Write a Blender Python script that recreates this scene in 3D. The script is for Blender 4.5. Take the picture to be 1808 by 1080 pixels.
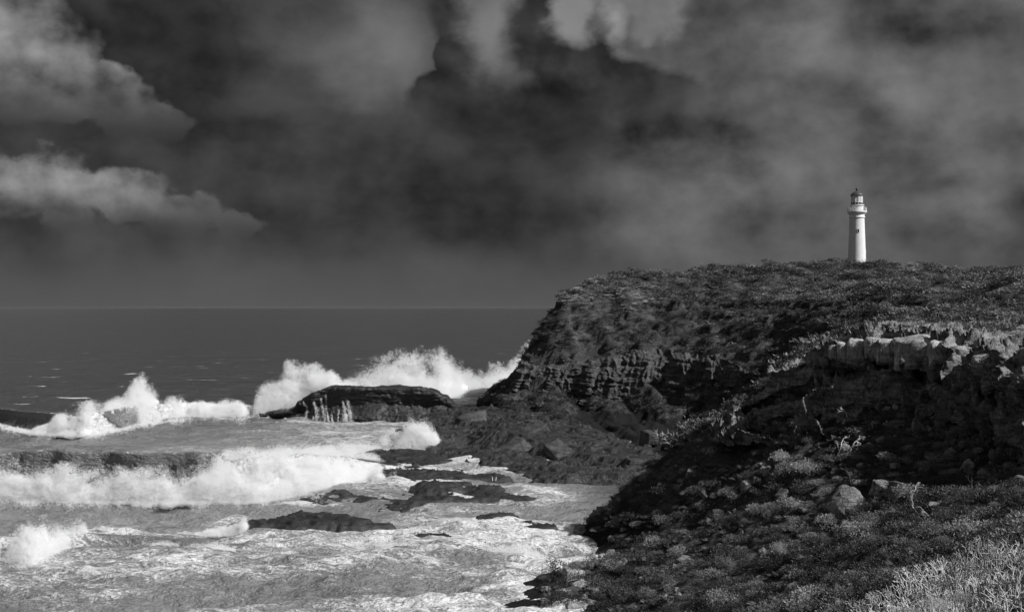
import bpy, math, random
import numpy as np
from mathutils import Vector, Matrix

for o in list(bpy.data.objects):
    bpy.data.objects.remove(o)
SC = bpy.context.scene
COL = SC.collection
F, EYE = 2182.0, 27.0            # focal length in photo pixels, eye height above the sea
SUN_AZ, SUN_EL = math.radians(116.0), math.radians(40.0)   # azimuth clockwise from +Y (the view direction)

# ------------------------------------------------------------------ camera
cam = bpy.data.cameras.new('camera')
cam.sensor_width = 36.0
cam.lens = 36.0 * F / 1808.0
cam.clip_start, cam.clip_end = 0.2, 150000.0
cam_o = bpy.data.objects.new('camera', cam)
COL.objects.link(cam_o)
cam_o.location = (0, 0, EYE)
cam_o.rotation_euler = (math.radians(90.0) + math.atan(3.0 / F), 0, 0)
SC.camera = cam_o

# ------------------------------------------------------------------ node expression helper
class E:
    def __init__(s, t, v): s.t, s.v = t, v
    def _m(s, op, *a, clamp=False):
        n = s.t.nodes.new('ShaderNodeMath'); n.operation = op; n.use_clamp = clamp
        for i, q in enumerate((s,) + a):
            q = q.v if isinstance(q, E) else q
            if isinstance(q, (int, float)): n.inputs[i].default_value = q
            else: s.t.links.new(q, n.inputs[i])
        return E(s.t, n.outputs[0])
    def __add__(s, o): return s._m('ADD', o)
    def __radd__(s, o): return s._m('ADD', o)
    def __sub__(s, o): return s._m('SUBTRACT', o)
    def __rsub__(s, o): return E(s.t, o)._m('SUBTRACT', s)
    def __mul__(s, o): return s._m('MULTIPLY', o)
    def __rmul__(s, o): return s._m('MULTIPLY', o)
    def __truediv__(s, o): return s._m('DIVIDE', o)
    def max(s, o): return s._m('MAXIMUM', o)
    def min(s, o): return s._m('MINIMUM', o)
    def abs(s): return s._m('ABSOLUTE')
    def pow(s, o): return s._m('POWER', o)
    def ss(s, a, b, lo=0.0, hi=1.0, lin=False):
        n = s.t.nodes.new('ShaderNodeMapRange')
        n.interpolation_type = 'LINEAR' if lin else 'SMOOTHSTEP'
        s.t.links.new(s.v, n.inputs[0])
        for i, q in enumerate((a, b, lo, hi)):
            q = q.v if isinstance(q, E) else q
            if isinstance(q, (int, float)): n.inputs[1 + i].default_value = q
            else: s.t.links.new(q, n.inputs[1 + i])
        return E(s.t, n.outputs[0])

def e_mix(a, b, f):
    """a + (b - a) * f"""
    if isinstance(a, E): return a + (b - a) * f
    return f * (b - a) + a
def e_noise(t, vec, scale, detail=4, rough=0.55, dist=0.0, typ='FBM'):
    n = t.nodes.new('ShaderNodeTexNoise')
    n.inputs['Scale'].default_value = scale; n.inputs['Detail'].default_value = detail
    n.inputs['Roughness'].default_value = rough; n.inputs['Distortion'].default_value = dist
    if vec is not None: t.links.new(vec, n.inputs['Vector'])
    return E(t, n.outputs[0])
def e_map(t, vec, scale=(1, 1, 1), loc=(0, 0, 0), rot=(0, 0, 0)):
    n = t.nodes.new('ShaderNodeMapping')
    n.inputs['Scale'].default_value = scale; n.inputs['Location'].default_value = loc; n.inputs['Rotation'].default_value = rot
    t.links.new(vec, n.inputs['Vector'])
    return n.outputs[0]
def e_comb(t, x, y, z=0.0):
    n = t.nodes.new('ShaderNodeCombineXYZ')
    for i, q in enumerate((x, y, z)):
        q = q.v if isinstance(q, E) else q
        if isinstance(q, (int, float)): n.inputs[i].default_value = q
        else: t.links.new(q, n.inputs[i])
    return n.outputs[0]

# ------------------------------------------------------------------ world: dark storm sky, one grey tone
W = bpy.data.worlds.new('World'); SC.world = W; W.use_nodes = True
W.cycles.sampling_method = 'MANUAL'; W.cycles.sample_map_resolution = 256
t = W.node_tree; t.nodes.clear()
wout = t.nodes.new('ShaderNodeOutputWorld'); bg = t.nodes.new('ShaderNodeBackground')
t.links.new(bg.outputs[0], wout.inputs[0])
sky = t.nodes.new('ShaderNodeTexSky'); sky.sky_type = 'NISHITA'; sky.sun_disc = False
sky.sun_elevation = SUN_EL; sky.sun_rotation = SUN_AZ
sepc = t.nodes.new('ShaderNodeSeparateColor'); t.links.new(sky.outputs[0], sepc.inputs[0])
clear = E(t, sepc.outputs[0])                    # the red channel: a red-filtered black and white sky
tc = t.nodes.new('ShaderNodeTexCoord'); dirv = tc.outputs['Generated']
sx = t.nodes.new('ShaderNodeSeparateXYZ'); t.links.new(dirv, sx.inputs[0])
DX, DY, DZ = (E(t, sx.outputs[i]) for i in range(3))
AZ = DX._m('ARCTAN2', DY) * (180 / math.pi); EL = DZ._m('ARCSINE') * (180 / math.pi)
nb = e_noise(t, e_map(t, dirv, (1, 1, 1.5), (3.1, 0.4, 2.2)), 9.0, 7, 0.55)        # broad cloud
nf = e_noise(t, e_map(t, dirv, (1, 1, 1.25), (7.7, 1.4, 0.2)), 22.0, 6, 0.5)       # billows
nf2 = e_noise(t, e_map(t, dirv, (1, 1, 1.25), (7.7 - 0.010, 1.4, 0.2 - 0.012)), 22.0, 6, 0.5)
emb = (nf - nf2) * 1.0                                                             # billows lit from the upper right
ni = e_noise(t, e_map(t, dirv, (1, 1, 1.4), (4.7, 3.4, 6.2)), 11.0, 6, 0.52)
emb2 = ni - e_noise(t, e_map(t, dirv, (1, 1, 1.4), (4.7 - 0.02, 3.4, 6.2 - 0.025)), 11.0, 6, 0.52)
ng = e_noise(t, e_map(t, dirv, (1, 1, 1.0), (0.7, 9.4, 5.2)), 17.0, 6, 0.5, 0.4)
WA = AZ + (nb - 0.5) * 7.0; WE = EL + (e_noise(t, e_map(t, dirv, (1, 1, 1.5), (9.1, 4.4, 1.2)), 9.0, 6, 0.55) - 0.5) * 5.0
CA = AZ + (nf - 0.5) * 4.2; CE = EL + (e_noise(t, e_map(t, dirv, (1, 1, 1.2), (2.7, 6.4, 8.2)), 22.0, 6, 0.5) - 0.5) * 3.6
def deg(px, py): return math.degrees(math.atan((px - 904) / F)), math.degrees(math.atan((543 - py) / F))
BA = AZ + (nf - 0.5) * 2.0; BE = EL + (ng - 0.5) * 2.0
def blob(px, py, rx, ry, crisp=False, rot=0.0):
    """1 at the centre falling to 0 at the radius (radii in photo pixels as angles on the sky)"""
    a, e = deg(px, py); k = math.degrees(1 / F)
    A, B = (BA, BE) if crisp == 2 else (CA, CE) if crisp else (WA, WE)
    da, de = A - a, B - e
    if rot:
        c, s_ = math.cos(math.radians(rot)), math.sin(math.radians(rot))
        da, de = da * c + de * s_, de * c - da * s_
    da = da * (1 / (rx * k)); de = de * (1 / (ry * k))
    return 1.0 - (da * da + de * de).pow(0.5)
base = 0.040 + (nb - 0.5) * 0.06 + clear * 0.0008 + emb2 * 0.10
# right half is an even, lighter overcast with soft streaks
rightm = AZ.ss(0.5, 9.0)
base = base + rightm * (0.046 + (ng - 0.5) * 0.11 + (nb - 0.5) * 0.05 + emb2 * 0.15)
# soft light and dark masses
for (px, py, rx, ry, amp) in [(640, 60, 200, 150, .050), (700, 110, 120, 140, .07), (1450, 80, 120, 90, .085), (1660, 190, 130, 120, .07), (1330, 330, 150, 80, .075),
                              (1745, 330, 90, 110, .07), (1260, 430, 260, 70, .022), (1500, 420, 200, 90, .016), (1400, 200, 160, 130, .022),
                              (640, 370, 200, 60, -.007), (1010, 240, 330, 85, -.022), (760, 400, 190, 45, -.007),
                              (270, 90, 260, 150, -.030), (430, 250, 260, 60, -.014), (120, 265, 260, 40, -.012), (1560, 380, 90, 60, -.010)]:
    base = base + blob(px, py, rx, ry).ss(0.0, 1.0) * amp
base = base + EL.ss(13.0, 34.0) * (0.13 + (nb - 0.5) * 0.2)      # thinner, brighter cloud overhead
# the bank whose dark edge stands up the middle of the sky
edge = blob(930, 50, 172, 125, 2).max(blob(850, 175, 135, 70, 2)).max(blob(810, 110, 55, 60, 2)).max(blob(1010, 190, 270, 100, 2)).ss(-0.03, 0.12)
bank = 0.028 + emb * 0.10 + blob(862, 45, 80, 140).ss(0, 0.9) * 0.16 + (nb - 0.5) * 0.03
bank = bank + (blob(1020, 0, 60, 80).ss(0, .6) + blob(1130, 0, 75, 90).ss(0, .6)) * 0.19
base = e_mix(base, bank, edge * EL.ss(deg(0, 265)[1], deg(0, 120)[1]) * (AZ.ss(deg(1130, 0)[0], deg(1300, 0)[0], 1.0, 0.25)))
base = base + blob(1135, 5, 85, 85, True).ss(-0.05, 0.45) * 0.10
# cumulus, upper left
cu = blob(-60, 40, 150, 190, True).max(blob(50, 150, 125, 105, True)).max(blob(150, 190, 100, 62, True)).max(blob(235, 222, 95, 38, True)).max(blob(20, 90, 75, 75, True)).ss(-0.03, 0.22)
cut = 0.165 + emb * 0.55 + (ni - 0.5) * 0.16
cut = e_mix(cut, 0.052, EL.ss(deg(0, 120)[1], deg(0, 250)[1]))
base = e_mix(base, cut, cu * EL.ss(deg(0, 275)[1], deg(0, 225)[1]))
# cumulus, mid left
cu2 = blob(40, 345, 175, 62, True).max(blob(215, 345, 100, 50, True)).max(blob(95, 385, 48, 52, True)).max(blob(320, 385, 90, 42, True)).max(blob(430, 398, 62, 30, True)).ss(-0.03, 0.28)
cu2t = 0.165 + emb * 0.6 + (ni - 0.5) * 0.16
cu2t = e_mix(cu2t, 0.06, EL.ss(deg(0, 335)[1], deg(0, 420)[1]))
cu2t = e_mix(cu2t, 0.075, AZ.ss(deg(200, 0)[0], deg(420, 0)[0]) * 0.8)
base = e_mix(base, cu2t, cu2 * EL.ss(deg(0, 435)[1], deg(0, 385)[1]))
# paler air towards the horizon
hz = EL.ss(4.2, -0.2)
base = e_mix(base, 0.092 + (nb - 0.5) * 0.02, hz * 0.9)
base = base.max(nb * 0.03 + emb * 0.06 + 0.012)
ew = e_comb(t, base, base, base)
t.links.new(ew, bg.inputs['Color']); bg.inputs['Strength'].default_value = 0.85

# ------------------------------------------------------------------ sun, exposure
sun = bpy.data.lights.new('sun', 'SUN'); sun.energy = 5.0; sun.angle = math.radians(0.6); sun.color = (1, 1, 1)
sun_o = bpy.data.objects.new('sun', sun); COL.objects.link(sun_o)
SV = Vector((math.sin(SUN_AZ) * math.cos(SUN_EL), math.cos(SUN_AZ) * math.cos(SUN_EL), math.sin(SUN_EL)))
sun_o.rotation_euler = (-SV).to_track_quat('-Z', 'Y').to_euler(); sun_o.location = (200, -50, 150)
SC.view_settings.view_transform = 'Standard'; SC.view_settings.look = 'None'
SC.view_settings.exposure = 0.3; SC.view_settings.gamma = 1.0
SC.cycles.max_bounces = 8; SC.cycles.diffuse_bounces = 5; SC.cycles.glossy_bounces = 2; SC.cycles.transmission_bounces = 4
SC.cycles.transparent_max_bounces = 6; SC.cycles.volume_bounces = 0
SC.cycles.use_denoising = True

# ------------------------------------------------------------------ numeric helpers
rng = np.random.default_rng(7)
_pm = np.random.default_rng(99).permutation(256).astype(np.int64)
_pm = np.concatenate([_pm, _pm, _pm])
_g3 = np.random.default_rng(5).normal(size=(256, 3)); _g3 /= np.linalg.norm(_g3, axis=1)[:, None]
_g2a = np.random.default_rng(6).uniform(0, 2 * np.pi, 256); _g2 = np.stack([np.cos(_g2a), np.sin(_g2a)], 1)
def perlin2(x, y):
    xi = np.floor(x).astype(np.int64); yi = np.floor(y).astype(np.int64); xf = x - xi; yf = y - yi
    xi &= 255; yi &= 255
    u = xf * xf * xf * (xf * (xf * 6 - 15) + 10); v = yf * yf * yf * (yf * (yf * 6 - 15) + 10)
    def g(ix, iy, fx, fy):
        h = _pm[_pm[ix & 255] + (iy & 255)]; return _g2[h, 0] * fx + _g2[h, 1] * fy
    a = g(xi, yi, xf, yf); b = g(xi + 1, yi, xf - 1, yf); c = g(xi, yi + 1, xf, yf - 1); d = g(xi + 1, yi + 1, xf - 1, yf - 1)
    return 1.5 * ((a + (b - a) * u) * (1 - v) + (c + (d - c) * u) * v)
def perlin3(p):
    i = np.floor(p).astype(np.int64); f = p - i; i &= 255
    w = f * f * f * (f * (f * 6 - 15) + 10); out = 0
    for dx in (0, 1):
        for dy in (0, 1):
            for dz in (0, 1):
                h = _pm[_pm[_pm[(i[..., 0] + dx) & 255] + ((i[..., 1] + dy) & 255)] + ((i[..., 2] + dz) & 255)]
                g = _g3[h]; q = g[..., 0] * (f[..., 0] - dx) + g[..., 1] * (f[..., 1] - dy) + g[..., 2] * (f[..., 2] - dz)
                out = out + q * (w[..., 0] if dx else 1 - w[..., 0]) * (w[..., 1] if dy else 1 - w[..., 1]) * (w[..., 2] if dz else 1 - w[..., 2])
    return 1.5 * out
def fbm2(x, y, o=5, g=0.5, ridge=False):
    s, a, n = 0, 1.0, 0
    for k in range(o):
        q = perlin2(x * 2 ** k + 17.3 * k, y * 2 ** k + 5.1 * k)
        if ridge: q = 1 - 2 * np.abs(q)
        s = s + a * q; n += a; a *= g
    return s / n
def fbm3(p, o=5, g=0.5, ridge=False, billow=False):
    s, a, n = 0, 1.0, 0
    for k in range(o):
        q = perlin3(p * 2 ** k + 13.7 * k)
        if ridge: q = 1 - 2 * np.abs(q)
        if billow: q = 2 * np.abs(q) - 0.5
        s = s + a * q; n += a; a *= g
    return s / n
def sstep(x, a, b):
    q = np.clip((x - a) / (b - a), 0, 1); return q * q * (3 - 2 * q)
def P(px, py, Y): return np.array([(px - 904) / F * Y, Y, EYE - (py - 543) / F * Y])
def PS(px, py, z=0.0):
    Y = (EYE - z) * F / (py - 543); return np.array([(px - 904) / F * Y, Y, z])
def tps(pts, lam=0.0):
    pts = np.asarray(pts, float); n = len(pts); xy = pts[:, :2] / 100
    d = np.linalg.norm(xy[:, None] - xy[None], axis=2); K = d * d * np.log(d + 1e-9)
    K[np.diag_indices(n)] = lam
    Q = np.c_[np.ones(n), xy]; A = np.zeros((n + 3, n + 3)); A[:n, :n] = K; A[:n, n:] = Q; A[n:, :n] = Q.T
    w = np.linalg.solve(A, np.r_[pts[:, 2], 0, 0, 0])
    def f(x, y):
        shp = np.shape(x); q = np.stack([np.ravel(x), np.ravel(y)], 1) / 100; out = np.empty(len(q))
        for i in range(0, len(q), 40000):
            c = q[i:i + 40000]; r = np.sqrt(((c[:, None] - xy[None]) ** 2).sum(2))
            out[i:i + 40000] = (r * r * np.log(r + 1e-9)) @ w[:n] + w[n] + c @ w[n + 1:]
        return out.reshape(shp)
    return f

# ------------------------------------------------------------------ object helpers
def tag(o, label=None, cat=None, group=None, kind=None):
    if label: o['label'] = label
    if cat: o['category'] = cat
    if group: o['group'] = group
    if kind: o['kind'] = kind
    return o
def empty(name, loc=(0, 0, 0), rz=0.0):
    o = bpy.data.objects.new(name, None); COL.objects.link(o); o.location = loc; o.rotation_euler = (0, 0, rz); return o
def mesh_np(name, V, Fq, smooth=True):
    m = bpy.data.meshes.new(name); V = np.ascontiguousarray(V, np.float32).reshape(-1, 3); Fq = np.ascontiguousarray(Fq, np.int32)
    k = Fq.shape[1]; n = len(Fq)
    m.vertices.add(len(V)); m.vertices.foreach_set('co', V.ravel())
    m.loops.add(n * k); m.loops.foreach_set('vertex_index', Fq.ravel())
    m.polygons.add(n); m.polygons.foreach_set('loop_start', np.arange(0, n * k, k, dtype=np.int32))
    m.update(calc_edges=True)
    m.polygons.foreach_set('use_smooth', np.full(n, smooth)); m.validate(); return m
def obj(name, mesh, mat, parent=None):
    o = bpy.data.objects.new(name, mesh); COL.objects.link(o)
    if mat is not None and not mesh.materials: mesh.materials.append(mat)
    if parent is not None: o.parent = parent
    return o
def attr(mesh, name, arr):
    a = mesh.attributes.new(name, 'FLOAT', 'POINT'); a.data.foreach_set('value', np.ascontiguousarray(arr, np.float32).ravel())
def grid_faces(nu, nv, closed_u=False):
    i = np.arange(nu if closed_u else nu - 1)[:, None]; j = np.arange(nv - 1)[None]
    i2 = (i + 1) % nu
    return np.stack([i * nv + j, i2 * nv + j, i2 * nv + j + 1, i * nv + j + 1], -1).reshape(-1, 4)
def grid_normals(Q):
    du = np.gradient(Q, axis=0); dv = np.gradient(Q, axis=1); n = np.cross(du, dv)
    return n / (np.linalg.norm(n, axis=2)[..., None] + 1e-9)
class MB:
    """collects quads / tris into one mesh"""
    def __init__(s): s.v, s.f, s.n = [], [], 0
    def add(s, V, Fc):
        s.v.append(np.asarray(V, float)); s.f += [tuple(int(q) + s.n for q in f) for f in Fc]; s.n += len(V)
    def box(s, c, d, rz=0.0):
        c = np.array(c, float); d = np.array(d, float) / 2
        V = np.array([[x, y, z] for x in (-1, 1) for y in (-1, 1) for z in (-1, 1)]) * d
        r = np.array([[math.cos(rz), -math.sin(rz), 0], [math.sin(rz), math.cos(rz), 0], [0, 0, 1]])
        s.add(V @ r.T + c, [(0, 1, 3, 2), (4, 6, 7, 5), (0, 4, 5, 1), (2, 3, 7, 6), (0, 2, 6, 4), (1, 5, 7, 3)])
    def lathe(s, prof, n=32, c=(0, 0, 0), a0=0.0, a1=2 * math.pi):
        full = abs(a1 - a0 - 2 * math.pi) < 1e-6; m = n if full else n + 1
        V = []
        for k in range(m):
            a = a0 + (a1 - a0) * k / n
            V += [(c[0] + r * math.cos(a), c[1] + r * math.sin(a), c[2] + z) for r, z in prof]
        L = len(prof); Fc = []
        for k in range(n):
            k2 = (k + 1) % m
            Fc += [(k * L + j, k2 * L + j, k2 * L + j + 1, k * L + j + 1) for j in range(L - 1)]
        s.add(V, Fc)
    def tube(s, pts, rad, n=5):
        pts = np.asarray(pts, float); L = len(pts); rad = np.broadcast_to(rad, L); V = []
        for i in range(L):
            d = pts[min(i + 1, L - 1)] - pts[max(i - 1, 0)]; d = d / (np.linalg.norm(d) + 1e-9)
            a = np.cross(d, (0.3, 0.1, 1.0) if abs(d[2]) < 0.9 else (1, 0, 0)); a /= np.linalg.norm(a); b = np.cross(d, a)
            V += [pts[i] + rad[i] * (math.cos(2 * math.pi * k / n) * a + math.sin(2 * math.pi * k / n) * b) for k in range(n)]
        Fc = [(i * n + k, i * n + (k + 1) % n, (i + 1) * n + (k + 1) % n, (i + 1) * n + k) for i in range(L - 1) for k in range(n)]
        Fc.append(tuple(range(n))[::-1]); Fc.append(tuple((L - 1) * n + k for k in range(n)))
        s.add(V, Fc)
    def build(s, name, mat, parent=None, smooth=False):
        m = bpy.data.meshes.new(name); m.from_pydata(np.concatenate(s.v).tolist(), [], s.f); m.update()
        m.polygons.foreach_set('use_smooth', np.full(len(m.polygons), smooth))
        return obj(name, m, mat, parent)

# ------------------------------------------------------------------ materials (all neutral grey: the photograph is black and white)
def new_mat(name):
    m = bpy.data.materials.new(name); m.use_nodes = True; t = m.node_tree; b = t.nodes['Principled BSDF']
    return m, t, b
def pos(t):
    return t.nodes.new('ShaderNodeNewGeometry').outputs['Position']
def set_grey(t, b, e, rough=None):
    t.links.new(e_comb(t, e, e, e), b.inputs['Base Color'])
    if rough is not None: b.inputs['Roughness'].default_value = rough
def bump(t, b, e, dist=0.1, strength=1.0):
    n = t.nodes.new('ShaderNodeBump'); n.inputs['Distance'].default_value = dist; n.inputs['Strength'].default_value = strength
    t.links.new(e.v, n.inputs['Height']); t.links.new(n.outputs[0], b.inputs['Normal'])
def e_attr(t, name):
    n = t.nodes.new('ShaderNodeAttribute'); n.attribute_name = name; return E(t, n.outputs['Fac'])
def simple(name, g, rough=0.8, var=0.25, scale=3.0, spec=0.3):
    m, t, b = new_mat(name); n = e_noise(t, pos(t), scale, 5, 0.6)
    set_grey(t, b, (n - 0.5) * (2 * var * g) + g, rough); b.inputs['Specular IOR Level'].default_value = spec
    return m
def rock_mat(name, lo, hi, rough=0.85, scale=0.5, strata=2.5, tilt=0.12, bd=0.25, spec=0.25):
    m, t, b = new_mat(name); p = pos(t)
    s1 = e_noise(t, e_map(t, p, (0.25, 0.25, strata), rot=(0, tilt, 0)), 1.0, 6, 0.65, 0.6)
    n1 = e_noise(t, p, scale, 7, 0.6); n2 = e_noise(t, p, scale * 9, 5, 0.65)
    v = (s1 * 0.45 + n1 * 0.35 + n2 * 0.2).ss(0.36, 0.64)
    crack = (e_noise(t, e_map(t, p, (0.8, 0.8, 0.3)), 0.9, 5, 0.6, 1.2) - 0.5).abs().ss(0.0, 0.03)
    set_grey(t, b, e_mix(lo, hi, v) * (crack * 0.5 + 0.5), rough); b.inputs['Specular IOR Level'].default_value = spec
    bump(t, b, s1 * 0.6 + n2 * 0.5 + n1 * 0.4 + crack * 0.12, bd)
    return m
M_ROCK = rock_mat('pale weathered limestone', 0.16, 0.5, bd=0.4)
M_DARK = rock_mat('dark cliff rock', 0.07, 0.29, scale=0.4, bd=0.5)
M_ROCK2 = rock_mat('grey far cliff rock', 0.03, 0.11, scale=0.3, bd=0.5)
M_WETG = rock_mat('wet grey shelf rock', 0.006, 0.032, rough=0.38, scale=0.35, strata=1.6, tilt=0.5, bd=0.5, spec=0.5)
M_SLAB = rock_mat('streaked shelf slab', 0.015, 0.11, rough=0.5, scale=0.6, strata=3.0, tilt=0.6, bd=0.4, spec=0.4)
M_WET = rock_mat('wet black reef rock', 0.006, 0.028, rough=0.5, scale=0.8, bd=0.2, spec=0.5)
def soil_mat():
    m, t, b = new_mat('scrub soil and grass'); p = pos(t)
    n1 = e_noise(t, p, 0.12, 5, 0.6); n2 = e_noise(t, p, 1.6, 6, 0.65); n3 = e_noise(t, e_map(t, p, (1, 1, 2.0)), 6.0, 4, 0.7)
    v = (n1 * 0.4 + n2 * 0.35 + n3 * 0.25).ss(0.38, 0.62)
    g = t.nodes.new('ShaderNodeNewGeometry'); gz = t.nodes.new('ShaderNodeSeparateXYZ'); t.links.new(g.outputs['Normal'], gz.inputs[0])
    rk = (E(t, gz.outputs[2]) + (n2 - 0.5) * 0.5).ss(0.80, 0.62)
    s1 = e_noise(t, e_map(t, p, (0.2, 0.2, 1.6), rot=(0, 0.06, 0)), 1.0, 6, 0.65, 0.5)
    pz = t.nodes.new('ShaderNodeSeparateXYZ'); t.links.new(p, pz.inputs[0]); wet = (E(t, pz.outputs[2]) + (n1 - 0.5) * 6.0 + (n2 - 0.5) * 3.0).ss(4.2, 2.6)   # spray-wetted black rock along the waterline
    wb = n3 * 0.03 + 0.006
    set_grey(t, b, e_mix(e_mix(e_mix(0.025, 0.10, v), e_mix(0.02, 0.12, (s1 * .6 + n3 * .4).ss(.38, .62)), rk), wb, wet), 0.95); b.inputs['Specular IOR Level'].default_value = 0.05
    bump(t, b, n2 * 0.7 + n3 * 0.5 + rk * s1 * 1.2, 0.8)
    return m
M_SOIL = soil_mat()
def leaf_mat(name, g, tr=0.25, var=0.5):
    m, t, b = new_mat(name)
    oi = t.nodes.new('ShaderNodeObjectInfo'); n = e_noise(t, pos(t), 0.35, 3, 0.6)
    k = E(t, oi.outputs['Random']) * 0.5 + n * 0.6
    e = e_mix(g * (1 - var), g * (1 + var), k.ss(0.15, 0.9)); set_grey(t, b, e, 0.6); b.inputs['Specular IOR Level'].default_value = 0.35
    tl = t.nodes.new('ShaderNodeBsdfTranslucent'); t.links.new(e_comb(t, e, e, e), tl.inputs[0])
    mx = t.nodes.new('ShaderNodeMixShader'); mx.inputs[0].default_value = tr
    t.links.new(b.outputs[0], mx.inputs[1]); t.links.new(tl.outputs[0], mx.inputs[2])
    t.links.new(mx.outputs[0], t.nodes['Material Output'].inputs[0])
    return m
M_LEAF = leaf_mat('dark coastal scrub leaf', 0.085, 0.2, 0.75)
M_LEAFN = leaf_mat('dark near scrub leaf', 0.05, 0.15, 0.7)
M_LEAFD = leaf_mat('scrub leaf with painted-in shade', 0.038)  # darkened so the far face's shade sits in the leaf colour
M_LEAF2 = leaf_mat('grey saltbush leaf', 0.19)
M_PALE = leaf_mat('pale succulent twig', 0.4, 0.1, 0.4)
M_RIM = leaf_mat('heath leaf with painted-in sunlight', 0.45, 0.2, 0.4)  # far paler than the other heath: sunlight on the tops painted in
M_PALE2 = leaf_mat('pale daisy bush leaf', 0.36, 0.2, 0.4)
M_DEAD = simple('bleached dead wood', 0.5, 0.9, 0.25, 8.0, 0.1)
M_WHITE = simple('white lighthouse paint', 0.64, 0.65, 0.16, 0.9)
M_TRIM = simple('white gallery paint', 0.72, 0.6, 0.05, 3.0)
M_METAL = simple('dark painted iron', 0.045, 0.45, 0.2, 2.0, 0.5)
def glass():
    m, t, b = new_mat('dark lantern glass'); b.inputs['Base Color'].default_value = (0.02, 0.02, 0.02, 1); b.inputs['Roughness'].default_value = 0.08
    b.inputs['Metallic'].default_value = 0.0; b.inputs['Specular IOR Level'].default_value = 0.8; return m
M_GLASS = glass()
def foam_mat():
    """spray: bright droplets that scatter light both ways"""
    m, t, b = new_mat('white spray'); t.nodes.remove(b)
    d = t.nodes.new('ShaderNodeBsdfDiffuse'); l = t.nodes.new('ShaderNodeBsdfTranslucent'); x = t.nodes.new('ShaderNodeMixShader')
    for q in (d, l): q.inputs['Color'].default_value = (0.93, 0.93, 0.93, 1)
    x.inputs[0].default_value = 0.45
    t.links.new(d.outputs[0], x.inputs[1]); t.links.new(l.outputs[0], x.inputs[2]); t.links.new(x.outputs[0], t.nodes['Material Output'].inputs[0])
    return m
M_SPRAY = foam_mat()
def sea_mat(name='sea water and foam', streak=1.0):
    m, t, b = new_mat(name); p = pos(t); fo = e_attr(t, 'foam'); ae = e_attr(t, 'aer')
    pw = e_map(t, p, (0.55, 1.0, 0.8), rot=(0, 0, 0.25))
    r1 = 1.0 - (e_noise(t, pw, 0.40, 5, 0.6, 1.6) - 0.5).abs() * 2.0          # lacy ridges
    r2 = 1.0 - (e_noise(t, pw, 1.2, 5, 0.62, 1.2) - 0.5).abs() * 2.0
    n3 = e_noise(t, p, 3.5, 4, 0.7)
    pat = r1 * 0.45 + r2 * 0.35 + n3 * 0.35
    thr = 1.16 - fo * 0.42
    lace = pat.ss(thr - 0.10, thr + 0.09)
    fa = e_attr(t, 'far')
    c1 = e_noise(t, e_map(t, p, (0.045, 0.09, 1), rot=(0, 0, 0.12)), 1.0, 4, 0.55); c2 = e_noise(t, e_map(t, p, (0.10, 0.5, 1)), 1.0, 3, 0.6)
    lace = lace.max((c1 * 0.72 + c2 * 0.28).ss(0.63, 0.68) * fa)
    wat = e_mix(0.045, 0.28, ae) * (0.75 + n3 * 0.5)
    set_grey(t, b, e_mix(wat, 0.66, lace))
    ro = lace * 0.35 + 0.30 + ae * 0.12; t.links.new(ro.v, b.inputs['Roughness']); b.inputs['Specular IOR Level'].default_value = 0.5
    w1 = e_noise(t, e_map(t, p, (0.6, 1.0, 1.0), rot=(0, 0, 0.2)), 0.5, 7, 0.62, 0.3)
    w2 = e_noise(t, e_map(t, p, (0.7, 1.0, 1.0), rot=(0, 0, -0.2)), 2.2, 4, 0.6, 0.5)
    w0 = e_noise(t, e_map(t, p, (0.35, 1.0, 1.0), rot=(0, 0, 0.1)), 0.035, 5, 0.6, 0.2)
    bump(t, b, w0 * 8.0 + w1 * 1.6 + w2 * 0.5 + lace * 0.25 + r2 * 0.2, 1.0)
    return m
M_SEA = sea_mat()
#@@STRUCTURE
# ------------------------------------------------------------------ land: one height sheet
HEAD = [P(*q) for q in [
    # skyline
    (985, 517, 335), (1040, 502, 345), (1110, 491, 352), (1200, 481, 358), (1290, 474, 364), (1400, 467, 370), (1510, 466, 372), (1600, 468, 375), (1660, 475, 378), (1700, 481, 385), (1808, 479, 390), (2000, 480, 395),
    # lip of the steep face
    (990, 533, 328), (1060, 526, 330), (1150, 521, 335), (1250, 520, 335), (1350, 520, 330), (1450, 520, 320), (1550, 520, 310), (1680, 520, 300), (1808, 520, 290), (2000, 520, 280),
    # upper face
    (950, 600, 318), (1050, 590, 315), (1150, 580, 315), (1250, 575, 305), (1350, 570, 285), (1450, 565, 260), (1550, 560, 230), (1680, 560, 200), (1808, 560, 180), (2000, 560, 170),
    # cliff band, top and bottom
    (922, 645, 312), (1000, 650, 304), (1100, 640, 300), (1200, 635, 292), (1290, 640, 275), (1400, 620, 235),
    (905, 688, 301), (1000, 688, 297), (1100, 693, 291), (1200, 698, 281), (1290, 705, 263), (1360, 690, 240),
    # foot of the talus
    (866, 715, 292), (950, 738, 264), (1050, 768, 246), (1150, 795, 233), (1230, 775, 226), (1320, 740, 215)]]
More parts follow.
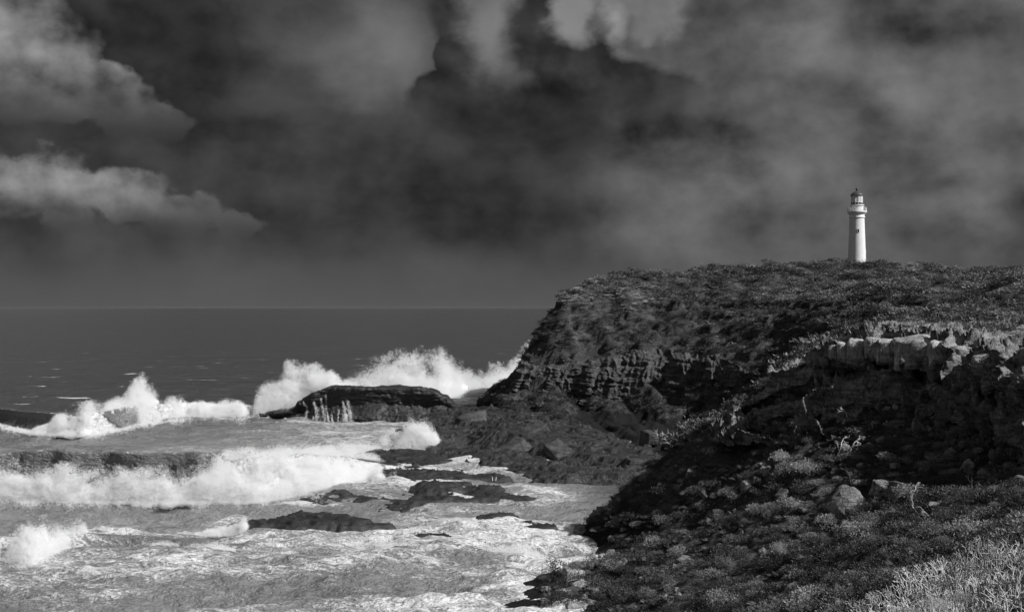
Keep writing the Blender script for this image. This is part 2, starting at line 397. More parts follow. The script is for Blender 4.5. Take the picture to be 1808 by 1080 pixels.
# silhouette of the point, and the sea around it
HEAD += [P(960, 560, 336), P(936, 600, 336), P(916, 640, 335), P(900, 662, 333), P(862, 685, 331), P(845, 697, 328)]
for x, y, z in [(-12, 330, -2), (-15, 300, -2.5), (-7, 266, -2), (3, 232, -2), (14, 208, -2.5), (26, 200, -2), (-10, 350, -3), (-3, 356, 3), (2, 364, 8), (9, 380, 20), (-8, 375, -5), (-4, 400, -6), (4, 410, -2), (14, 410, 20), (-14, 372, -6),
                (-20, 420, -6), (40, 185, -2), (10, 170, -5), (60, 435, 34), (130, 430, 38.5), (100, 470, 37), (200, 440, 40), (30, 450, 28), (-30, 300, -8), (-20, 240, -6), (0, 190, -6), (60, 120, 12), (110, 150, 25), (150, 200, 27)]:
    HEAD.append(np.array([x, y, z], float))
HEAD = [q - np.array([0, 0, 1.0]) if q[1] > 320 and q[2] > 28 else q for q in HEAD] + [np.array(q, float) for q in [(28, 372, 32), (38, 385, 33.5), (50, 395, 35), (62, 402, 36), (80, 405, 37), (105, 410, 38), (20, 362, 30.5)]]
f_head = tps(HEAD, 0.0005)
SLOPE = [P(*q) for q in [
    (840, 1087, 108), (940, 1014, 125), (1030, 966, 140), (1036, 926, 146), (1062, 906, 148), (1110, 871, 150), (1160, 832, 150), (1230, 772, 147), (1300, 728, 141),
    (1150, 950, 130), (1300, 900, 122), (1400, 850, 119), (1500, 800, 117), (1600, 790, 112), (1700, 800, 104), (1808, 840, 95), (1400, 765, 127), (1330, 755, 133), (1560, 765, 117),
    (1000, 1080, 105), (1150, 1080, 98), (1300, 1080, 88), (1450, 1080, 75), (1300, 1000, 105), (1450, 950, 102), (1600, 920, 92), (1808, 930, 76), (1450, 1160, 60), (1600, 1100, 50), (1700, 1030, 56), (1808, 985, 56), (2000, 860, 80), (2000, 930, 60)]]
for x, y, z in [(-8, 104, -2.5), (-3, 126, -3), (4, 146, -3.5), (8, 154, -3), (16, 160, 0), (24, 160, 3), (30, 156, 7), (10, 175, -6), (-15, 130, -7), (-10, 80, -5), (0, 80, -1), (8, 70, 3), (-4, 50, 2), (4, 45, 8), (10, 38, 14.5),
                (16, 36, 17), (24, 40, 18.5), (45, 90, 16), (60, 110, 17), (40, 60, 18), (30, 170, 0), (40, 180, 4), (-12, 30, 6), (-30, 60, -6), (-30, 20, 2)]:
    SLOPE.append(np.array([x, y, z], float))
f_slope = tps(SLOPE, 0.0005)
RIM = np.array([P(*q) for q in [(1300, 716, 139), (1338, 689, 137), (1390, 652, 135), (1430, 640, 133), (1470, 612, 131), (1530, 592, 128), (1620, 590, 124), (1690, 602, 119), (1740, 616, 114), (1808, 628, 106), (1900, 640, 96), (2050, 660, 84), (2300, 690, 66)]])
TOP = [tuple(p) for p in RIM] + [tuple(P(*q)) for q in [(1550, 575, 172), (1680, 572, 160), (1808, 576, 150), (1620, 582, 140), (1740, 590, 132), (1550, 562, 228), (1680, 561, 200), (1808, 561, 180), (2000, 565, 150), (2000, 580, 120)]]
TOP += [(25, 146, 12), (29, 153, 9), (38, 160, 14), (47, 178, 18), (33, 146, 18.5), (40, 146, 22), (60, 210, 21), (90, 120, 25), (80, 80, 24), (70, 60, 23)]
f_top = tps(TOP, 0.0005)
BANK = [(0, 0, 25.3), (0, 6, 24.4), (-4, 4, 24.0), (-6, 12, 19), (3, 12, 22.0), (2, 16, 21.0), (5.2, 18, 21.9), (6.5, 19, 22.3), (8.4, 20.5, 22.75), (10, 21, 23.0), (14, 22, 23.8), (5, 22, 20.6), (7, 24, 21.0), (10, 26, 21.6), (14, 28, 22.4),
        (7, 17, 22.75), (6, 14, 22.7), (4, 28, 16), (10, 34, 17.5), (18, 34, 20), (8, 0, 25.6), (20, 10, 25.4), (-10, 0, 20), (4, 6, 24.5), (8, 12, 23.4), (12, 14, 24.0), (-12, 25, 10), (0, 35, 9), (30, 30, 25), (24, 44, 19)]
f_bank = tps(BANK, 0.0001)
def poly_sd(x, y, L):
    """signed distance to a plan polyline (positive on its left-hand/far side) """
    best = np.full(np.shape(x), 1e9); sg = np.zeros(np.shape(x))
    for a, b in zip(L[:-1], L[1:]):
        dx, dy = b[0] - a[0], b[1] - a[1]; q = np.clip(((x - a[0]) * dx + (y - a[1]) * dy) / (dx * dx + dy * dy), 0, 1)
        d = np.hypot(x - a[0] - q * dx, y - a[1] - q * dy); c = dx * (y - a[1]) - dy * (x - a[0])
        m = d < best; best = np.where(m, d, best); sg = np.where(m, np.sign(c), sg)
    return best * sg
WEST = np.array([(26, 195, 0), (15, 235, 0), (3, 264, 0), (-4, 292, 0), (-9.5, 318, 0), (-10.2, 328, 0), (-7, 345, 0), (2, 366, 0), (14, 392, 0), (28, 422, 0), (45, 480, 0)], float)
def land_raw(x, y):
    h = f_head(x, y)
    dw = -poly_sd(x, y, WEST)
    h = np.minimum(h, np.interp(dw, [-4, 0, 1, 3.4, 9.4, 11.7, 14.7, 18.6, 22.5, 40], [-6, -1, 4.6, 6.1, 9.0, 12.3, 18.3, 24.4, 32, 60]))
    far = sstep(y, 150, 200); h = np.where(y < 140, h - 30 * (1 - far), h)
    s = f_slope(x, y) - 60 * sstep(y, 150, 190)
    tp = f_top(x, y); d = poly_sd(x, y, RIM); b = sstep(d, -0.4, 0.9)
    tv = tp - 40 * (1 - sstep(x, 20, 27)) - 30 * sstep(y, 215, 250)
    lo = np.where(y > 34, s, -20.0)
    bl = np.maximum(lo * (1 - b) + np.maximum(tv, lo) * b, lo)
    bl = np.where(y > 40, bl, lo)
    bk = f_bank(x, y) - 50 * sstep(y, 30, 44)
    bk = np.where(y < 46, bk, -50)
    k = 1.2
    def smax(a, c): 
        m = np.maximum(a, c); return m + k * np.exp(-np.abs(a - c) / k) * 0.3
    return np.maximum(smax(smax(h, bl), bk), -6)
def land(x, y):
    h = land_raw(x, y); w = sstep(h, -1.0, 2.5) * sstep(y, 24, 60)
    far = sstep(y, 170, 260)
    h = h + w * (fbm2(x / 9, y / 9, 4) * (1.1 + 2.0 * far) + (fbm2(x / 3.1 + 40, y / 3.1, 4, ridge=True) - 0.2) * (0.35 + 0.6 * far))
    tz = np.floor(h / 2.6 + .35 * fbm2(x / 14, y / 14, 3)) * 2.6; h = h + .55 * w * far * sstep(h, 4, 8) * sstep(h, 31, 27) * (tz + 2.6 * sstep((h - tz) / 2.6, .55, 1.0) - h)
    h = h + w * far * sstep(h, 3, 6) * sstep(h, 32, 27) * 1.1 * (fbm2(x / 6.5 + y / 30, y / 9, 4, .55, ridge=True) - .25)
    # gullies running down the far face
    h = h - w * far * np.clip(fbm2(x / 9 + y / 40, y / 60 + 3, 3, ridge=True), 0, 1) * 2.6 * sstep(h, 30, 24)
    h = h + w * (1 - far) * sstep(h, 0, 5) * (1 - sstep(poly_sd(x, y, RIM), -5, -1)) * (1.6 * fbm2(x / 11 + 3, y / 4.0 + x / 14, 4) + .5 * (fbm2(x / 4, y / 2.6 + 9, 4, ridge=True) - .2))
    return h + (1 - w) * fbm2(x / 2.5, y / 2.5, 3) * 0.25
cols = np.arange(770, 2160, 4.0)
rows = np.concatenate([np.geomspace(3, 40, 130, endpoint=False), np.geomspace(40, 95, 160, endpoint=False), np.linspace(95, 160, 260, endpoint=False), np.linspace(160, 400, 300, endpoint=False), np.linspace(400, 480, 30)])
CX, CYY = np.meshgrid((cols - 904) / F, rows, indexing='ij'); LX = CX * CYY; LY = CYY
LZ = land(LX, LY)
LV = np.stack([LX, LY, LZ], -1)
keepf = grid_faces(len(cols), len(rows)); zf = LZ.ravel()[keepf].max(1); keepf = keepf[zf > -3.5]
hm = mesh_np('headland', LV, keepf)
headland = tag(obj('headland', hm, M_SOIL), 'scrub-covered headland and near slope falling to the sea', kind='structure')

# ------------------------------------------------------------------ sea: one sheet to the horizon
MUL = 1.0
def sea_z(x, y, step):
    q = 0
    for wl, a, ang, st in [(170, 1.6, 0.1, 3.0), (60, 1.0, 0.12, 3.0), (26, 0.8, -0.2, 2.2), (11, 0.9, 0.25, 1.7), (5, 0.6, -0.15, 1.4), (2.2, 0.32, 0.3, 1.3), (1.0, 0.10, 0.0, 1.2)]:
        c, s_ = math.cos(ang), math.sin(ang); u = (x * c + y * s_) / (wl * st); v = (y * c - x * s_) / wl
        n = perlin2(u + wl, v + 3 * wl); n = np.where(n > 0, n, n * 0.7) + (0.35 - np.abs(perlin2(u * 1.3 + 9, v * 1.3 + wl))) * 0.6
        q = q + a * n * sstep(wl / (2.5 * step), 0.5, 1.2)
    return q
spx = np.arange(-330, 1500, 2.2)
spy = np.concatenate([np.arange(1330, 640, -1.25), np.arange(640, 556, -1.0), np.array([556, 554, 552, 550, 549, 548, 547, 546, 545.4, 545, 544.6, 544.3, 544])])
SYr = EYE * F / (spy - 543); step_r = np.abs(np.gradient(SYr))
SCX, SCY = np.meshgrid((spx - 904) / F, SYr, indexing='ij'); SX = SCX * SCY; SY = SCY; STP = np.broadcast_to(step_r[None], SX.shape)
SZ = sea_z(SX, SY, STP)
shelter = sstep(SX, 6, 16) * sstep(SY, 128, 145) * (1 - sstep(SY, 230, 260))         # the cove behind the near spur is calm
SZ = SZ * (1 - 0.75 * shelter) * (1.15 - 0.15 * sstep(SY, 90, 260))
# whitewater coverage: surf zone near the shore, streaks, trains of old foam
n1 = fbm2(SX / 34, SY / 20, 5); n2 = fbm2(SX / 9 + 5, SY / 5, 4)
surf = 1 - sstep(SY + n1 * 40, 215, 330)
surf = surf * sstep(SX + 0.33 * SY + n1 * 25, -95 , 30) * 0.45 + surf * 0.55
foam = surf * (0.45 + 0.6 * n1 + 0.45 * n2 + 0.04 * sstep(SX, -40, 5) * (1 - sstep(SY, 150, 230)))
midf = 0.52 * sstep(SX + n1 * 18, -85, -40) * sstep(SY, 195, 225) * (1 - sstep(SY, 290, 315))
foam = np.maximum(foam, midf + surf * 0.2 + 0.2 * n2)
foam = foam + 0.20 * np.clip(SZ, -1.0, 1.5) * surf
caps = sstep(fbm2(SX / 18, SY / 12 + 11, 4) + .35 * fbm2(SX / 120, SY / 120, 2), 0.30, 0.5) * sstep(SY, 250, 320) * (1 - 0.8 * sstep(SY, 500, 1600)) * (0.5 + 0.5 * sstep(SZ, 0.2, 0.9))
foam = np.maximum(foam, caps * 0.3)
foam = foam * (1 - 0.80 * shelter)
near_rock = 0
for a, b in [(670, 822), (720, 828), (780, 838), (850, 845), (700, 855), (760, 862), (800, 872), (870, 885), (740, 898), (570, 892), (630, 892), (700, 894), (440, 930), (500, 935), (560, 938), (620, 938), (670, 938), (850, 926), (890, 926), (930, 938), (750, 956), (900, 968), (470, 742), (540, 745), (620, 746), (700, 746), (770, 745), (740, 800), (780, 815), (1000, 985), (960, 1010), (900, 1050)]:
    c_ = PS(a, b); near_rock = np.maximum(near_rock, np.exp(-(((SX - c_[0]) / 7) ** 2 + ((SY - c_[1]) / 4) ** 2)))
foam = foam + near_rock * (.18 + .4 * n2)
aer = np.clip((surf + .5 * midf) * (0.75 + 0.4 * n1) * (1 - 0.75 * shelter), 0, 1)
sm = mesh_np('sea', np.stack([SX, SY, SZ], -1), grid_faces(len(spx), len(spy))[:, ::-1])
attr(sm, 'far', sstep(SY, 235, 330) * (1 - .95 * sstep(SY, 380, 900))); attr(sm, 'foam', np.clip(foam, 0, 1)); attr(sm, 'aer', aer)
sea = tag(obj('sea', sm, M_SEA), 'storm sea streaked with foam out to the horizon', kind='structure')

# ------------------------------------------------------------------ lighthouse
def lighthouse():
    x, y = P(1513, 470, 374)[:2]; zb = 38.8
    r = empty('lighthouse', (x, y, zb)); tag(r, 'tall white round lighthouse tower with dark domed lantern on the skyline', 'lighthouse')
    top = EYE + (543 - 374) / F * 374 - zb            # underside of the gallery
    pr = [(3.0, -3), (3.0, 0.0), (2.85, 0.5)] + [(2.72 - 0.52 * k / 12, 0.6 + (top - 1.8 - 0.6) * k / 12) for k in range(13)]
    m = MB(); m.lathe(pr, 48); m.build('tower', M_WHITE, r, True)
    m = MB(); m.lathe([(2.18, top - 1.85), (2.42, top - 1.8), (2.42, top - 1.55), (2.25, top - 1.5), (2.25, top - 0.9), (2.45, top - 0.75), (2.75, top - 0.35), (2.95, top - 0.2), (2.95, top + 0.12), (0.1, top + 0.12)], 48)
    m.build('gallery', M_TRIM, r)
    rl = empty('railing'); rl.parent = r
    for k in range(22):
        a = 2 * math.pi * k / 22; m = MB(); m.tube([(2.82 * math.cos(a), 2.82 * math.sin(a), top + 0.1), (2.82 * math.cos(a), 2.82 * math.sin(a), top + 1.25)], 0.05, 6); m.build('railing_post', M_TRIM, rl)
    for z in (0.5, 0.88, 1.25):
        m = MB(); q = [(2.82 * math.cos(a), 2.82 * math.sin(a), top + z) for a in np.linspace(0, 2 * math.pi, 45)]; m.tube(q, 0.035, 5); m.build('rail', M_TRIM, rl)
    m = MB(); m.lathe([(1.95, top + 0.1), (1.95, top + 1.75), (2.2, top + 1.85), (2.2, top + 2.02), (1.6, top + 2.05)], 32); m.build('service_room', M_WHITE, r, False)
    L0 = top + 2.05
    lr = empty('lantern_room'); lr.parent = r
    n = 12
    for k in range(n):
        a0, a1 = 2 * math.pi * k / n, 2 * math.pi * (k + 1) / n; am = (a0 + a1) / 2; w = 2 * 1.72 * math.sin(math.pi / n) - 0.12
        m = MB(); m.box((1.66 * math.cos(am), 1.66 * math.sin(am), L0 + 0.40), (0.04, w, 0.62), am); m.build('lower_pane', M_GLASS, lr)
        m = MB(); m.box((1.66 * math.cos(am), 1.66 * math.sin(am), L0 + 1.75), (0.05, w, 1.9), am); m.build('blind_panel' if 0 < 1 else 'pane', M_BLIND, lr)
        m = MB(); m.tube([(1.74 * math.cos(a0), 1.74 * math.sin(a0), L0), (1.74 * math.cos(a0), 1.74 * math.sin(a0), L0 + 2.8)], 0.06, 6); m.build('astragal', M_TRIM, lr)
    for z in (0.04, 0.74, 2.75):
        m = MB(); m.lathe([(1.6, L0 + z - 0.04), (1.82, L0 + z - 0.04), (1.82, L0 + z + 0.05), (1.6, L0 + z + 0.05)], 36); m.build('sill_ring', M_TRIM, lr)
    R0 = L0 + 2.8
    dm = MB(); dm.lathe([(1.6, R0), (1.98, R0), (2.0, R0 + 0.12), (1.75, R0 + 0.5), (1.35, R0 + 0.88), (0.85, R0 + 1.2), (0.4, R0 + 1.42), (0.22, R0 + 1.5)], 24)
    dome = dm.build('roof', M_METAL, r, False)
    m = MB(); m.lathe([(0.22, R0 + 1.45), (0.2, R0 + 1.75), (0.36, R0 + 1.9), (0.4, R0 + 2.1), (0.3, R0 + 2.3), (0.08, R0 + 2.42), (0.03, R0 + 2.5), (0.03, R0 + 3.0)], 16); m.build('vent_ball', M_METAL, dome, True)
    # small windows up the shaft on the camera side
    for zf, a in ((0.66, -1.66), (0.30, -0.2)):
        z = top * zf; rr = 2.72 - 0.52 * (z - 0.6) / (top - 2.4)
        m = MB(); m.box((rr * math.cos(a), rr * math.sin(a), z), (0.16, 0.62, 1.25), a); w = m.build('window', M_TRIM, r)
        m = MB(); m.box(((rr + 0.07) * math.cos(a), (rr + 0.07) * math.sin(a), z), (0.06, 0.42, 1.0), a); m.build('pane', M_GLASS, w)
    return r
M_BLIND = simple('lantern curtain behind glass', 0.55, 0.3, 0.2, 1.0)
lighthouse()
#@@ROCKS
# ------------------------------------------------------------------ rock lofts
def resample(C, n):
    """C: (k, 3) control polyline -> n points, smooth, even in arc length"""
    C = np.asarray(C, float); k = len(C); tt = np.linspace(0, k - 1, 40 * k); i = np.clip(tt.astype(int), 0, k - 2); f = (tt - i)[:, None]
    p0 = C[np.clip(i - 1, 0, k - 1)]; p1 = C[i]; p2 = C[i + 1]; p3 = C[np.clip(i + 2, 0, k - 1)]
    q = 0.5 * (2 * p1 + (p2 - p0) * f + (2 * p0 - 5 * p1 + 4 * p2 - p3) * f ** 2 + (3 * p1 - p0 - 3 * p2 + p3) * f ** 3)
    s_ = np.r_[0, np.cumsum(np.linalg.norm(np.diff(q, axis=0), axis=1))]; u = np.linspace(0, s_[-1], n)
    return np.stack([np.interp(u, s_, q[:, j]) for j in range(3)], 1)
def rocky(Q, amp=1.0, tilt=0.0, strata=1.0, crack=1.0, size=1.0):
    """displaces a loft into bedded, cracked rock"""
    N = grid_normals(Q); p = Q / size; zz = p[..., 2] + tilt * p[..., 0]
    q = np.stack([p[..., 0], p[..., 1], zz], -1)
    big = fbm3(q * 0.22, 4); bed = fbm3(q * np.array([0.12, 0.12, 1.1]) + 31, 4, 0.6); bl = fbm3(q * 0.7 + 7, 4, 0.55, ridge=True)
    stp = np.floor(bed * 5 + 0.5) / 5
    cr = np.exp(-(perlin3(q * np.array([0.42, 0.42, 0.10]) + 3 + 0.3 * big[..., None]) / 0.06) ** 2)
    d = amp * (0.9 * big + strata * (0.45 * stp + 0.25 * bed) + 0.32 * bl - crack * 0.7 * cr)
    return Q + N * d[..., None] * size
def loft_obj(name, Q, mat, parent=None, flip=False):
    Fc = grid_faces(Q.shape[0], Q.shape[1]); Fc = Fc[:, ::-1] if flip else Fc
    return obj(name, mesh_np(name, Q, Fc), mat, parent)

# the outcrop of the near bluff
FOOT = np.array([P(*q) for q in [(1290, 765, 137), (1330, 768, 134), (1390, 768, 131), (1430, 768, 128.5), (1470, 756, 127), (1530, 760, 124), (1620, 776, 119), (1690, 796, 113), (1740, 808, 108), (1808, 842, 100), (1900, 880, 90)]])
nu = 620
Ru, Fu = resample(RIM[:11], nu), resample(FOOT, nu)
tg = np.gradient(Ru, axis=0); outw = np.stack([tg[:, 1], -tg[:, 0], 0 * tg[:, 0]], 1); outw /= np.linalg.norm(outw, axis=1)[:, None]
nv = 170; vv = np.linspace(-0.12, 1.12, nv)
u01 = np.linspace(0, 1, nu)
cave = np.exp(-((u01 - 0.52) / 0.075) ** 2) + 0.6 * np.exp(-((u01 - 0.66) / 0.05) ** 2) + 0.5 * np.exp(-((u01 - 0.16) / 0.1) ** 2)
vw = vv[None] + 0.05 * fbm2(u01[:, None] * 9, vv[None] * 2, 3)
pv = [-.12, -.05, 0.0, .05, .24, .31, .36, .46, .52, .70, .75, .80, .86, 1.0, 1.12]
o1 = [-4.5, -1.2, 0.2, .8, 1.0, .7, -.2, -.1, .5, .7, .1, -.1, .5, .9, 1.1]
o2 = [-4.5, -1.2, 0.3, 1.1, 1.5, 1.1, -2.4, -2.2, .2, .7, -.3, -.5, .4, .9, 1.1]
off = np.interp(vw, pv, o1) * (1 - cave[:, None]) + np.interp(vw, pv, o2) * cave[:, None]
vz = np.clip(vw, -0.02, 1.2)
Q = Ru[:, None] * (1 - vz[..., None]) + Fu[:, None] * vz[..., None] + outw[:, None] * (off + 2.4 * np.clip(vw, 0, 1.2))[..., None]
Q = rocky(Q, 1.0, 0.06, 1.1, 1.6, 1.25); Q = rocky(Q, 0.5, 0.05, 1.2, 1.2, 0.5)
cliff = loft_obj('cliff', Q, M_DARK); tag(cliff, 'layered dark limestone outcrop with overhanging rim on the near bluff', kind='structure')
CLIFFQ = Q
def block_mesh(seed, n=14, k=5.0, amp=0.16):
    r = np.random.default_rng(seed); a = np.linspace(0, 2 * np.pi, 2 * n, endpoint=False); b = np.linspace(-np.pi / 2, np.pi / 2, n)
    A, B = np.meshgrid(a, b, indexing='ij'); sg = lambda q: np.sign(q) * np.abs(q) ** (2 / k)
    V = np.stack([sg(np.cos(A)) * sg(np.cos(B)), sg(np.sin(A)) * sg(np.cos(B)), sg(np.sin(B))], -1)
    o = r.uniform(0, 50, 3)
    d = fbm3(V * 0.9 + o, 4) * 2 + 0.8 * np.floor(fbm3(V * np.array([.5, .5, 2.2]) + o + 9, 3) * 5) / 5
    V = V * (1 + amp * d[..., None])
    return mesh_np('rock', V.reshape(-1, 3), grid_faces(2 * n, n, True)[:, ::-1])
BLK = [block_mesh(k, 16) for k in range(8)]
def rock_obj(name, px, py, Y, w, h, dep, mat, k=0, rot=(0, 0, 0), parent=None):
    p = P(px, py, Y); o = bpy.data.objects.new(name, BLK[k % 8].copy()); COL.objects.link(o); o.data.materials.append(mat)
    o.location = p; o.rotation_euler = rot; m = Y / F / 2; o.scale = (w * m, dep / 2, h * m)
    if parent is not None: o.parent = parent
    return o
for i, (x0, x1, y0, y1, Y) in enumerate([(1466, 1480, 608, 632, 130.2), (1479, 1497, 603, 637, 129.6), (1495, 1526, 597, 640, 128.6), (1527, 1555, 597, 636, 127.0), (1551, 1584, 599, 640, 125.8), (1580, 1645, 594, 646, 123.2), (1640, 1680, 600, 652, 120.6), (1677, 1722, 612, 648, 118.2), (1718, 1770, 622, 655, 114.0)]):
    rock_obj('rock_block', (x0 + x1) / 2, (y0 + y1) / 2 + 2, Y - 1.7, (x1 - x0) * 1.08, (y1 - y0) * 1.1, 3.2, M_ROCK, i, (0.05 * (i % 3 - 1), 0.06 * ((i * 7) % 5 - 2), -0.4 + 0.1 * (i % 4)), cliff)

# bare cliff band across the far headland
bt = resample([P(*q) for q in [(918, 640, 306), (960, 648, 302), (1000, 648, 299), (1050, 640, 296), (1100, 636, 294), (1150, 628, 292), (1200, 632, 287), (1250, 640, 280), (1300, 650, 268), (1345, 660, 256)]], 420)
bb = resample([P(*q) for q in [(898, 684, 303), (960, 676, 299), (1000, 684, 295.5), (1050, 680, 292.5), (1100, 690, 289), (1150, 686, 286.5), (1200, 694, 282), (1250, 700, 275), (1300, 712, 262), (1345, 715, 250)]], 420)
vb = np.linspace(-.15, 1.9, 90); Q = bt[:, None] * (1 - vb[None, :, None]) + bb[:, None] * vb[None, :, None]; Q[..., 1] -= 0.6 * np.sin(np.clip(vb, 0, 1) * np.pi)[None] - 5 * sstep(vb, .05, -.15)[None] - 1.5 * sstep(vb, .8, 1.9)[None]
Q[..., 1] += (5.0 * fbm2(np.linspace(0, 1, 420) * 11, np.zeros(420), 4) + 1.8)[:, None]
tag(loft_obj('cliff_band', rocky(Q, 0.75, 0.03, 1.8, .6, 1.6), M_ROCK2), 'bare band of bedded rock across the far headland', kind='structure')

# broken shelf at the foot of the far headland
# sea stack: flat-topped rock with water pouring off its seaward end
stk = [(462, 737, 731), (480, 737, 728), (515, 738, 722), (540, 738, 704), (560, 739, 691), (585, 739, 683), (640, 740, 682), (700, 740, 683), (755, 740, 684), (780, 740, 694), (800, 738, 712), (812, 736, 730)]
def stack_loft():
    foot = resample([PS(a, b + 3) for a, b, c in stk], 300); top = resample([P(a, c, 302) for a, b, c in stk], 300)
    v = np.linspace(0, 1, 90); Q = np.zeros((300, 90, 3))
    for j, q in enumerate(v):
        if q < 0.62:                                    # face
            f = q / 0.62; z = -1.2 + (top[:, 2] + 1.2) * f; y = foot[:, 1] + 1.2 * f + 2.5 * max(f - 0.8, 0.0) ** 1.5 - 0.9 * np.sin(f * 7 + 0.6)
            x = foot[:, 0] * (1 - f) + top[:, 0] * f
        else:                                           # top and back
            f = (q - 0.62) / 0.38; y = foot[:, 1] + 1.7 + 13 * f; z = top[:, 2] * (1 - 0.06 * f) - (top[:, 2] + 2) * sstep(f, 0.7, 1.0); x = top[:, 0]
        Q[:, j] = np.stack([x, y, z], 1)
    return Q
Q0 = stack_loft(); Q = rocky(Q0, 0.75, 0.02, 1.2, 0.25, 1.3)
stack = loft_obj('sea_stack', Q, M_WET, flip=False)
STACKQ = Q
tag(stack, 'flat-topped black rock in the surf with water pouring off its left end', 'sea rock')
rs = random.Random(3)
def stream(parent, Qs, u, v0, v1, wd, name='waterfall', outdir=(0, -1, 0)):
    n = 12; m = MB(); js = np.linspace(v1, v0, n); pts = []
    for j in js:
        p = Qs[int(np.clip(u + rs.uniform(-.6, .6), 0, Qs.shape[0] - 1)), int(j)] + np.array(outdir) * 0.30; pts.append(p)
    pts = np.array(pts); pts[:, 1] = np.minimum.accumulate(pts[:, 1])
    m.tube(pts, [wd * (0.5 + 0.6 * k / n) * rs.uniform(.6, 1.3) for k in range(n)], 5); return m.build(name, M_SPRAY, parent, True)
#@@FALLS
# reefs: low rocks awash; a plan skeleton with radius and height, raised and bedded
def reef(name, label, skel, seed, mat=None, cell=0.3, streams=0, flat=3.0, cat='reef', rug=1.0):
    pts = [(PS(a, b), r * 1.35 + .3, h * 1.15) for a, b, r, h in skel]
    xs = np.array([p[0][0] for p in pts]); ys = np.array([p[0][1] for p in pts]); rm = max(p[1] for p in pts) * 1.5 + 1
    gx = np.arange(xs.min() - rm, xs.max() + rm, cell); gy = np.arange(ys.min() - rm, ys.max() + rm, cell * 0.8)
    X, Y = np.meshgrid(gx, gy, indexing='ij'); so = seed * 7.3
    Xw = X + 3.0 * fbm2(X / 5 + so, Y / 4, 5, .6); Yw = Y + 2.6 * fbm2(X / 5, Y / 4 + so + 50, 5, .6)
    H = np.full(X.shape, -3.0)
    seg = list(zip(pts[:-1], pts[1:])) if len(pts) > 1 else [(pts[0], pts[0])]
    for (a, ra, ha), (b, rb, hb) in seg:
        dx, dy = b[0] - a[0], b[1] - a[1]; L = dx * dx + dy * dy + 1e-6; q = np.clip(((Xw - a[0]) * dx + (Yw - a[1]) * dy) / L, 0, 1)
        d = np.hypot(Xw - a[0] - q * dx, Yw - a[1] - q * dy) / (ra + (rb - ra) * q)
        H = np.maximum(H, (ha + (hb - ha) * q) * (1 - d ** flat) )
    H = H * 0.8 + rug * (0.5 * fbm2(X / (2.2 * rug) + so, Y / (1.5 * rug), 5, 0.6, ridge=True) + 0.55 * fbm2(X / (5 * rug), Y / (3.5 * rug) + so, 4) - 0.1)
    if rug > 1: H = H + np.maximum(H, 0) * .35 * (fbm2(X / 5 + Y / 9 + so, Y / 14, 4, .6, ridge=True))
    sp_ = .42 * rug ** 1.6; ter = np.floor(H / sp_) * sp_; H = H * 0.25 + 0.75 * (ter + sp_ * sstep((H - ter) / sp_, .72, 1.0)) + 0.06 * fbm2(X * 2, Y * 2 + so, 3)
    Fc = grid_faces(len(gx), len(gy)); Fc = Fc[H.ravel()[Fc].max(1) > -0.9]
    used = np.unique(Fc); mp = np.full(X.size, -1); mp[used] = np.arange(len(used))
    o = obj(name, mesh_np(name, np.stack([X, Y, H], -1).reshape(-1, 3)[used], mp[Fc]), mat or M_WET); tag(o, label, cat)
    for k in range(streams):                            # water running back off the front edge
        i = rs.randrange(len(gx)); col = H[i]; j = np.argmax(col > 0.5)
        if col.max() < 0.7 or j < 2: continue
        z0 = col[min(j + 2, len(col) - 1)]
        m = MB(); w = rs.uniform(.012, .04)
        m.tube([(gx[i], gy[j] + 0.6, z0 + .05), (gx[i], gy[j] - 0.1, z0 - 0.02), (gx[i] + rs.uniform(-.1, .1), gy[j] - 0.45, z0 * 0.5), (gx[i] + rs.uniform(-.2, .2), gy[j] - 0.65, -0.2)], [w * .6, w, w * 1.1, w * 1.4], 5)
        m.build('waterfall', M_SPRAY, o, True)
    return o
reef('reef', 'upper terrace of the wide black reef below the headland', [(662, 818, 5, 1.6), (700, 816, 7, 1.9), (750, 824, 6, 1.5), (800, 832, 4, .8), (860, 838, 2, .4)], 1, cat='reef')
reef('reef', 'long black reef ledge with a row of small falls at its right end', [(690, 845, 4, 1.3), (745, 852, 6, 1.8), (800, 852, 4, 1.3), (872, 849, 2.4, .9)], 2, streams=14)
reef('reef', 'black reef tongue tapering right into the cove', [(735, 872, 3, 1.0), (775, 872, 3.4, 1.9), (812, 868, 2.6, 1.3), (860, 876, 2.4, 1.0), (908, 884, 1.6, .6)], 3)
reef('reef', 'narrow dark reef lying just in front of the black tongue', [(708, 896, 1.2, .5), (745, 892, 1.8, .9), (800, 889, 2.0, 1.0), (860, 886, 1.6, .7)], 4)
reef('reef', 'low dark reef half awash left of the black tongue', [(560, 890, 2.2, .9), (595, 884, 2.6, 1.2), (640, 886, 1.8, .6), (690, 890, 1.4, .5), (722, 886, .9, .4)], 5, streams=0)
reef('reef', 'rounded reef with water streaming off its front, lowest of the reefs', [(440, 926, 1.0, .3), (490, 924, 1.6, .7), (545, 925, 2.1, 1.35), (605, 927, 1.9, 1.2), (650, 929, 1.3, .8), (680, 930, .8, .5)], 6, streams=0, flat=3)
reef('reef', 'small ragged black rock in the foam before the near spur', [(850, 920, .9, .6), (880, 917, 1.3, .9), (905, 922, .8, .5)], 7)
reef('reef', 'small low rock between foam and the spur tip', [(925, 930, .8, .4), (948, 934, .9, .5)], 8)
reef('reef', 'sliver of dark rock just breaking the surface', [(725, 951, .9, .25), (752, 950, 1.1, .4), (785, 958, .8, .25)], 9)
reef('reef', 'pointed rock wrapped in mist near the bottom foam line', [(888, 962, .8, .8), (905, 963, .9, 1.0)], 10)
reef('reef', 'dark rock awash at the toe of the main breaker', [(468, 876, 3, .5), (505, 872, 3.5, .9), (540, 872, 2.4, .5)], 11)

